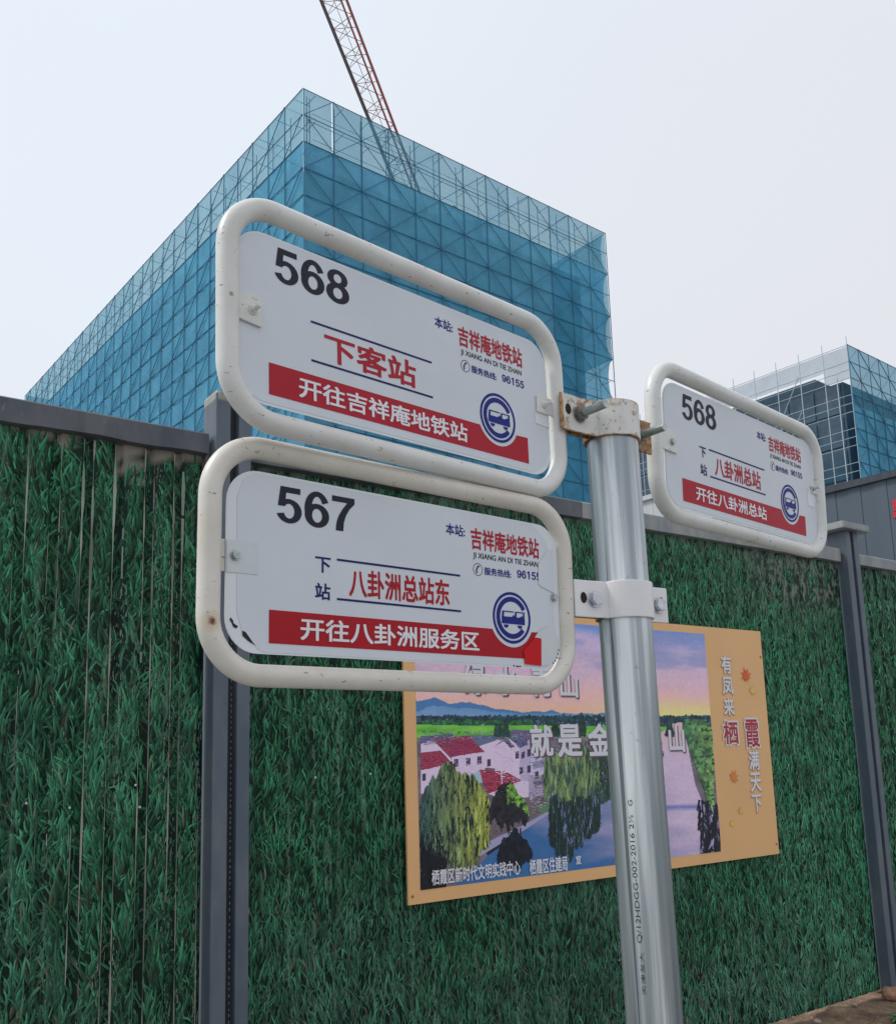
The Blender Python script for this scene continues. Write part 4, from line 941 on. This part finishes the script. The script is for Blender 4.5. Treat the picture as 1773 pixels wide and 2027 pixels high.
def lattice(parent, n, rows, b, H, axis, r1, r2, m1, m2, off=-.11):
    """crossing braces; nodes sit where column + row is odd"""
    def pt(c, q, o): return (c * b, o, H - q * LIFT) if axis == 'x' else (o, c * b, H - q * LIFT)
    for s0 in range(-rows, n + 1):
        if (s0 % 2) == 0: continue
        c0, q0 = (s0, 0) if s0 >= 0 else (0, -s0)
        ln = min(n - c0, rows - q0)
        if ln > 0: MB().bar(pt(c0, q0, off), pt(c0 + ln, q0 + ln, off), r1, 4).build('brace', m1, parent)
    for s0 in range(1, n + rows + 1, 2):
        c0, q0 = (0, s0) if s0 <= rows else (s0 - rows, rows)
        ln = min(n - c0, q0)
        if ln > 0: MB().bar(pt(c0, q0, off + .05), pt(c0 + ln, q0 - ln, off + .05), r2, 4).build('brace', m2, parent)
tubes(bld, NR, NL, ROWS, BAYR, BAYL, H1, .033, M['scaf'], 0)
lattice(bld, NR, ROWS, BAYR, H1, 'x', .031, .022, M['scaf'], M['scaf_thin'])
lattice(bld, NL, ROWS, BAYL, H1, 'y', .031, .014, M['scaf'], M['scaf_thin'])
# inner row of the scaffold, joined (seen only through the netting)
b = MB(); W_R, W_L = NR * BAYR, NL * BAYL
for i in range(14): x = .9 + i * (W_R - 1.2) / 13; b.bar((x, 1.1, 24), (x, 1.1, H1 + .55), .03, 4)
for i in range(26): y = 1.1 + i * (W_L - 1.2) / 25; b.bar((1.1, y, 24), (1.1, y, H1 + .55), .03, 4)
for q in range(0, 8):
    z = H1 - q * LIFT - 1.1
    b.bar((.9, 1.1, z), (W_R, 1.1, z), .028, 4); b.bar((1.1, .9, z), (1.1, W_L, z), .028, 4); b.bar((1.3, 1.1, z + .62), (W_R, 1.1, z + .62), .02, 4)
for i in range(14): x = .9 + i * (W_R - 1.2) / 13; [b.bar((x, .05, H1 - q * LIFT - .05), (x, 1.15, H1 - q * LIFT - .05), .025, 4) for q in range(0, 12)]
for i in range(26): y = 1.1 + i * (W_L - 1.2) / 25; [b.bar((.05, y, H1 - q * LIFT - .05), (1.15, y, H1 - q * LIFT - .05), .025, 4) for q in range(0, 12)]
for i in range(9): x = .9 + i * (W_R - 1.2) / 8; b.bar((x, W_L - 1, 30), (x, W_L - 1, H1 + .3), .03, 4)
k = b.build('inner_scaffold', M['scaf_in'], bld); k['kind'] = 'stuff'
# netting
def net_panel(parent, axis, a0, a1, z0, z1, off, mat, sag=.10, name='net_panel'):
    nu, nv = 4, 4; v = []
    for i in range(nu + 1):
        for j in range(nv + 1):
            s_ = i / nu; t_ = j / nv; d = off + sag * math.sin(math.pi * s_) * (.3 + .7 * math.sin(math.pi * t_)) * random.uniform(.2, 1.3)
            a = a0 + (a1 - a0) * s_; z = z0 + (z1 - z0) * t_
            v.append((a, d, z) if axis == 'x' else (d, a, z))
    f = [(i * (nv + 1) + j, (i + 1) * (nv + 1) + j, (i + 1) * (nv + 1) + j + 1, i * (nv + 1) + j + 1) for i in range(nu) for j in range(nv)]
    if axis == 'y': f = [tuple(reversed(q)) for q in f]
    return MB().add(v, f).build(name, mat, parent, smooth=True)
bands = [(0, 2, 'net_top')] + [(2 + 3.5 * i, min(2 + 3.5 * (i + 1), ROWS), 'net') for i in range(6)]
for c in range(NR):
    for (q0, q1, mn_) in bands:
        if c == NR - 1: continue
        net_panel(bld, 'x', c * BAYR - .01, (c + 1) * BAYR - (.10 if (c == 0 and mn_ == 'net_top') else -.01), H1 - q1 * LIFT + .01, H1 - q0 * LIFT + .04, -.02, (M['net_thin'] if c >= NR - 3 else M[mn_][0]) if mn_ == 'net' else random.choice(M[mn_]))
for c in range(NL):
    for (q0, q1, mn_) in bands:
        net_panel(bld, 'y', c * BAYL - .01, (c + 1) * BAYL + .01, H1 - q1 * LIFT + .01, H1 - q0 * LIFT + .04, -.02, random.choice(M[mn_]))
for k2 in range(0, ROWS // 2 + 1):                # the last bay: net tied back at every second lift, bowed in between
    q0, q1 = 2 * k2, min(2 * k2 + 2, ROWS)
    if q1 <= q0: continue
    v = []; nvv = 12
    for j in range(nvv + 1):
        t_ = j / nvv; gap = .36 * math.sin(math.pi * t_) ** .5; z = H1 - (q0 + (q1 - q0) * t_) * LIFT
        v += [((NR - 1) * BAYR + .015, -.02, z), ((NR - .5) * BAYR, -.05, z), (NR * BAYR - .03 - gap, -.02 + gap * .5, z)]
    f = [(j * 3 + a_, j * 3 + 3 + a_, j * 3 + 4 + a_, j * 3 + 1 + a_) for j in range(nvv) for a_ in (0, 1)]
    MB().add(v, f).build('net_panel', M['net_thin'] if k2 else M['net_top'][0], bld)
for q0, q1, mn_ in ((0, 2, 'net_top'),):
    MB().quad((W_R, .0, H1 - 6 * LIFT), (W_R, W_L, H1 - 6 * LIFT), (W_R, W_L, H1), (W_R, .0, H1)).build('rear_net', M['net_top'][0], bld)
    MB().quad((0, W_L, H1 - 2 * LIFT), (W_R, W_L, H1 - 2 * LIFT), (W_R, W_L, H1), (0, W_L, H1)).build('rear_net', M['net_top'][0], bld)
# concrete shell
top = H1 - 2 * LIFT - .15
b = MB(); b.box(1.7, 1.7, 0, W_R - 1.9, W_L - 1.9, top - .3); b.build('shell_wall', M['concrete'], bld)
fl = 0; z = top
while z > .5:
    MB().box(1.45, 1.45, z - .35, W_R - 1.65, W_L - 1.65, z).build('floor_slab', M['concrete'], bld); z -= 3.6; fl += 1
b = MB()
for i in range(8): x = 1.45 + i * (W_R - 3.6) / 7; b.box(x, 1.42, 0, x + .5, 1.72, top - .36)
for i in range(15): y = 1.45 + i * (W_L - 3.6) / 14; b.box(1.42, y + .003, 0, 1.72, y + .5, top - .36)
b.build('columns', M['concrete'], bld)
b = MB(); i = 0
M['opening'] = mat_plain('window opening dark', (.05, .06, .07), .8)
for f_ in range(11):
    for c in range(6):
        x = 2.6 + c * 3.45; zc = top - 3.6 * (f_ + 1) + .5
        MB().box(x, 1.66, zc, x + 1.9, 1.69, zc + 1.9).build('window_opening', M['opening'], bld)

# crane jib rising behind the parapet
cr = tag(empty('tower_crane', loc=(0, 0, EYE.z)), 'dark red lattice jib of a crane leaning up from the roof of the blue building', 'crane')
a_top = Vector((-8.0716, 61.552, 55.960)); a_bot = Vector((-4.799, 63.034, 47.175)); b_top = Vector((-6.1905, 61.562, 55.904)); b_bot = Vector((-2.789, 63.204, 46.166))
def ext(p, q, zt): return p + (q - p) * ((zt - p.z) / (q.z - p.z))
ZH, ZL = 66.0, 39.6
Atop, Abot = ext(a_top, a_bot, ZH), ext(a_top, a_bot, ZL); Btop, Bbot = ext(b_top, b_bot, ZH), ext(b_top, b_bot, ZL)
OF = Vector((-.18, 1.5, .1)); OA = Vector((.12, 1.5, .1))
MB().bar(Atop, Abot, .10, 6).build('jib_chord', M['crane_dark'], cr); MB().bar(Atop + OA, Abot + OA, .07, 6).build('jib_chord', M['crane_dark'], cr)
MB().bar(Btop, Bbot, .11, 6).build('jib_chord', M['crane_red'], cr); MB().bar(Btop + OF, Bbot + OF, .08, 6).build('jib_chord', M['crane_red'], cr)
N = 13
for i in range(N):
    p0_ = Atop.lerp(Abot, i / N); p1_ = Atop.lerp(Abot, (i + 1) / N); qm = Btop.lerp(Bbot, (i + .5) / N); q0_ = Btop.lerp(Bbot, (i + .95) / N)
    for a_, b_, r_ in ((p0_, qm, .028), (qm, p1_, .028), (p1_, q0_, .028), (p1_ + OA, qm + OF, .022), (p0_ + OA, qm + OF, .02), (qm, p1_ + OA, .018)):
        MB().bar(a_, b_, r_, 4).build('jib_lacing', M['crane_dark'] if r_ < .025 else M['crane_red'], cr)
MB().bar(Atop.lerp(Btop, .5), Abot.lerp(Bbot, .45), .02, 4).build('hoist_rope', M['crane_dark'], cr)
b = MB(); mx, my = (Abot.x + Bbot.x) / 2 + .4, (Abot.y + Bbot.y) / 2 + .5
b.box(mx - 1.6, my - 1.4, 39.0, mx + 1.8, my + 1.6, 39.5)
for sx in (-.9, .9):
    for sy in (-.9, .9): b.bar((mx + sx, my + sy, 35.5), (mx + sx, my + sy, 39.0), .10, 4)
for z in (36.2, 37.4, 38.4):
    b.bar((mx - .9, my - .9, z - .6), (mx + .9, my - .9, z + .6), .05, 4); b.bar((mx + .9, my - .9, z - .6), (mx - .9, my - .9, z + .6), .05, 4)
b.bar((mx + 1.2, my, 39.4), (mx + 2.2, my + .4, 41.2), .09, 4); b.bar((mx + 2.2, my + .4, 41.2), (mx + 3.6, my + .5, 39.3), .07, 4);
b.box(mx + 1.8, my - .6, 38.3, mx + 4.2, my + .9, 39.4)
b.build('mast', M['crane_dark'], cr)

# second building
C2 = cam_f * 97 + cam_r * ((1674.8 - 886.5) / 1856.1 * 97) + cam_u * ((1184.76 - 681.6) / 1856.1 * 97)
H2 = C2.z + EYE.z
b2 = tag(empty('scaffolded_building', frame_at(C2)), 'smaller far building at the right edge, one side open white scaffolding over dark glazing', 'building')
N2R, N2L, R2 = 9, 17, 18; BL2 = 2.72; W2R, W2L = N2R * BAYR, N2L * BL2
tubes(b2, N2R, N2L, R2, BAYR, BL2, H2, .05, M['scaf'], 0, right=True, left=False)
lattice(b2, N2R, R2, BAYR, H2, 'x', .05, .03, M['scaf'], M['scaf_in'])
for c in range(N2R):
    for i in range(5): net_panel(b2, 'x', c * BAYR + .01, (c + 1) * BAYR - .01, H2 - min(R2, (i + 1) * 3.6) * LIFT + .01, H2 - i * 3.6 * LIFT, -.02, random.choice(M['net']) if i else M['net_top'][0])
for c in range(0, N2L + 1):
    MB().bar((.05, c * BL2, 0), (.05, c * BL2, H2 + .9), .045, 4).build('standard', M['scaf_white'], b2)
MB().bar((.05, BL2 * .52, 0), (.05, BL2 * .52, H2 - 3.1), .055, 4).build('standard', M['scaf_white'], b2)
for q in [0] + [k2 + d for k2 in range(0, R2, 2) for d in (1.0, 1.5, 2.0)]:
    MB().bar((.12, 0, H2 - q * LIFT), (.12, W2L, H2 - q * LIFT), .036, 4).build('ledger', M['scaf_white'], b2)
for (c, q) in ((2.05, .9), (2.05, 3.1), (3.4, 9.2), (7, 9), (9, 5)): MB().bar((-.05, c * BL2, H2 - q * LIFT), (-.05, (c + .75) * BL2, H2 - (q + 2) * LIFT), .05, 4).build('brace', M['scaf_white'], b2)
for c in range(N2L): net_panel(b2, 'y', c * BL2 + .03, (c + 1) * BL2 - .03, H2 - (1.25 if c else 2.0) * LIFT, H2 - .18, .0, M['net_white'], .25, 'white_net')
MB().quad((W2R, .0, H2 - 3 * LIFT), (W2R, W2L, H2 - 3 * LIFT), (W2R, W2L, H2), (W2R, .0, H2)).build('rear_net', M['net_white'], b2)
top2 = H2 - 1.75 * LIFT
MB().box(1.6, 1.6, 0, W2R - 1.6, W2L - 1.6, top2).build('shell_wall', M['mullion'], b2)
MB().box(1.62, BL2 + 1.9, top2, W2R - 3, W2L - 1.7, top2 + 1.3).build('roof_block', M['mullion'], b2)
pane = None
for f_ in range(9):
    for c in range(14):
        y = 1.9 + c * (W2L - 3.8) / 14; zb = top2 - 3.6 * (f_ + 1) + .3
        o = MB().box(1.50, 0, 0, 1.598, (W2L - 3.8) / 14 - .22, 3.1).build('window_pane', M['glass'], b2) if pane is None else copy_of(pane, b2)
        pane = o; o.matrix_local = Matrix.Translation((0, y, zb))

# ------------------------------------------------------------------ site cabins behind the fence
def ray(px, py, d): return cam_f * d + cam_r * ((px - 886.5) / 1856.1 * d) + cam_u * ((1184.76 - py) / 1856.1 * d)
p = ray(1700, 953, 19.6); hz_ = p.z + EYE.z
cab = tag(empty('site_cabin', frame_at(p)), 'dark grey corrugated site cabin behind the fence at the right edge', 'cabin')
for i in range(-26, 13):
    b = MB(); y = i * .275
    d_ = .012 if i % 2 else 0; b.box(d_, y, 0, 2.4, y + .273, hz_ - .10); b.build('wall_panel', M['wall_grey'], cab)
MB().box(-.08, -26 * .275, hz_ - .10, 2.5, 13 * .275, hz_ + .04).build('roof_edge', M['post_dark'], cab)
M['sign_red'] = mat_plain('red lettering', (.55, .02, .04), .5)
rl = letters('安', 0, 0, .9, .9, M['sign_red'], cab, 0, .03, 'wall_lettering'); 
yq = -1.36
rl.matrix_local = Matrix((Vector((0, -1, 0)), Vector((0, 0, 1)), Vector((-1, 0, 0)))).transposed().to_4x4(); rl.location = (-.012, -.62, hz_ - 1.35)
p = ray(1290, 979, 30); hw = p.z + EYE.z
wc = tag(empty('site_cabin', frame_at(p)), 'pale grey cabin showing as a thin strip above the fence just right of the pole', 'cabin')
for i in range(-3, 8):
    b = MB(); b.box(0, i * .95, 0, 5.5, i * .95 + .94, hw - .15); b.build('wall_panel', M['wall_white'], wc)
MB().box(-.1, -3 * .95 - .1, hw - .15, 5.6, 8 * .95 + .1, hw).build('roof_edge', M['wall_white'], wc)

# ------------------------------------------------------------------ bits lying on the ledge
def lump(u, y, r, mat, label, squash=.6, seed=0):
    bm = bmesh.new(); bmesh.ops.create_icosphere(bm, subdivisions=2, radius=r); rr = random.Random(seed)
    ax = (rr.uniform(.8, 1.5), rr.uniform(.7, 1.1), squash)
    for v in bm.verts:
        k = 1 + .35 * (float(vnoise(v.co.x / r * 1.7 + seed * 3.1, v.co.y / r * 1.7 + v.co.z / r)) - .5); v.co = Vector((v.co.x * ax[0], v.co.y * ax[1], v.co.z * ax[2])) * k
    me = bpy.data.meshes.new('rubble_stone'); bm.to_mesh(me); bm.free(); me.materials.append(mat)
    o = bpy.data.objects.new('rubble_stone', me); col.objects.link(o); o.matrix_world = fm @ Matrix.Translation((u, y, -1.366 + r * squash * .6)) @ Matrix.Rotation(rr.uniform(0, 6), 4, 'Z')
    return tag(o, label, 'stone', 'rubble on the ledge')
lump(5.06, -.10, .055, M['brick'], 'largest reddish brick lump against the foot of the right fence post', .75, 1)
lump(5.24, -.14, .020, M['stone'], 'small pale lump right of the fence post foot', .6, 2)
lump(4.36, -.10, .022, M['stone'], 'small cream crumb of mortar near the middle of the ledge', .6, 3)
lump(4.78, -.05, .016, M['stone'], 'tiny pale crumb touching the printed grass left of the post', .6, 4)
lump(4.10, -.22, .030, M['stone'], 'flat pale stone at the bottom edge of the picture', .4, 5)
b = MB()
for i in range(9):
    a0 = i * .7; rr = .05 + .02 * random.random(); c0 = Vector((0, 0, .012)); t = Vector((math.cos(a0) * rr, math.sin(a0) * rr, random.uniform(.0, .03)))
    s_ = Vector((-math.sin(a0), math.cos(a0), 0)) * .020
    b.add([c0, c0.lerp(t, .5) + s_ + Vector((0, 0, .014)), t, c0.lerp(t, .5) - s_ + Vector((0, 0, .010))], [(0, 1, 2), (0, 2, 3)])
o = b.build('weed', M['leaf']); o.matrix_world = fm @ Matrix.Translation((4.70, -.36, -1.372))
tag(o, 'small green weed on the soil ledge in the bottom right corner', 'plant')
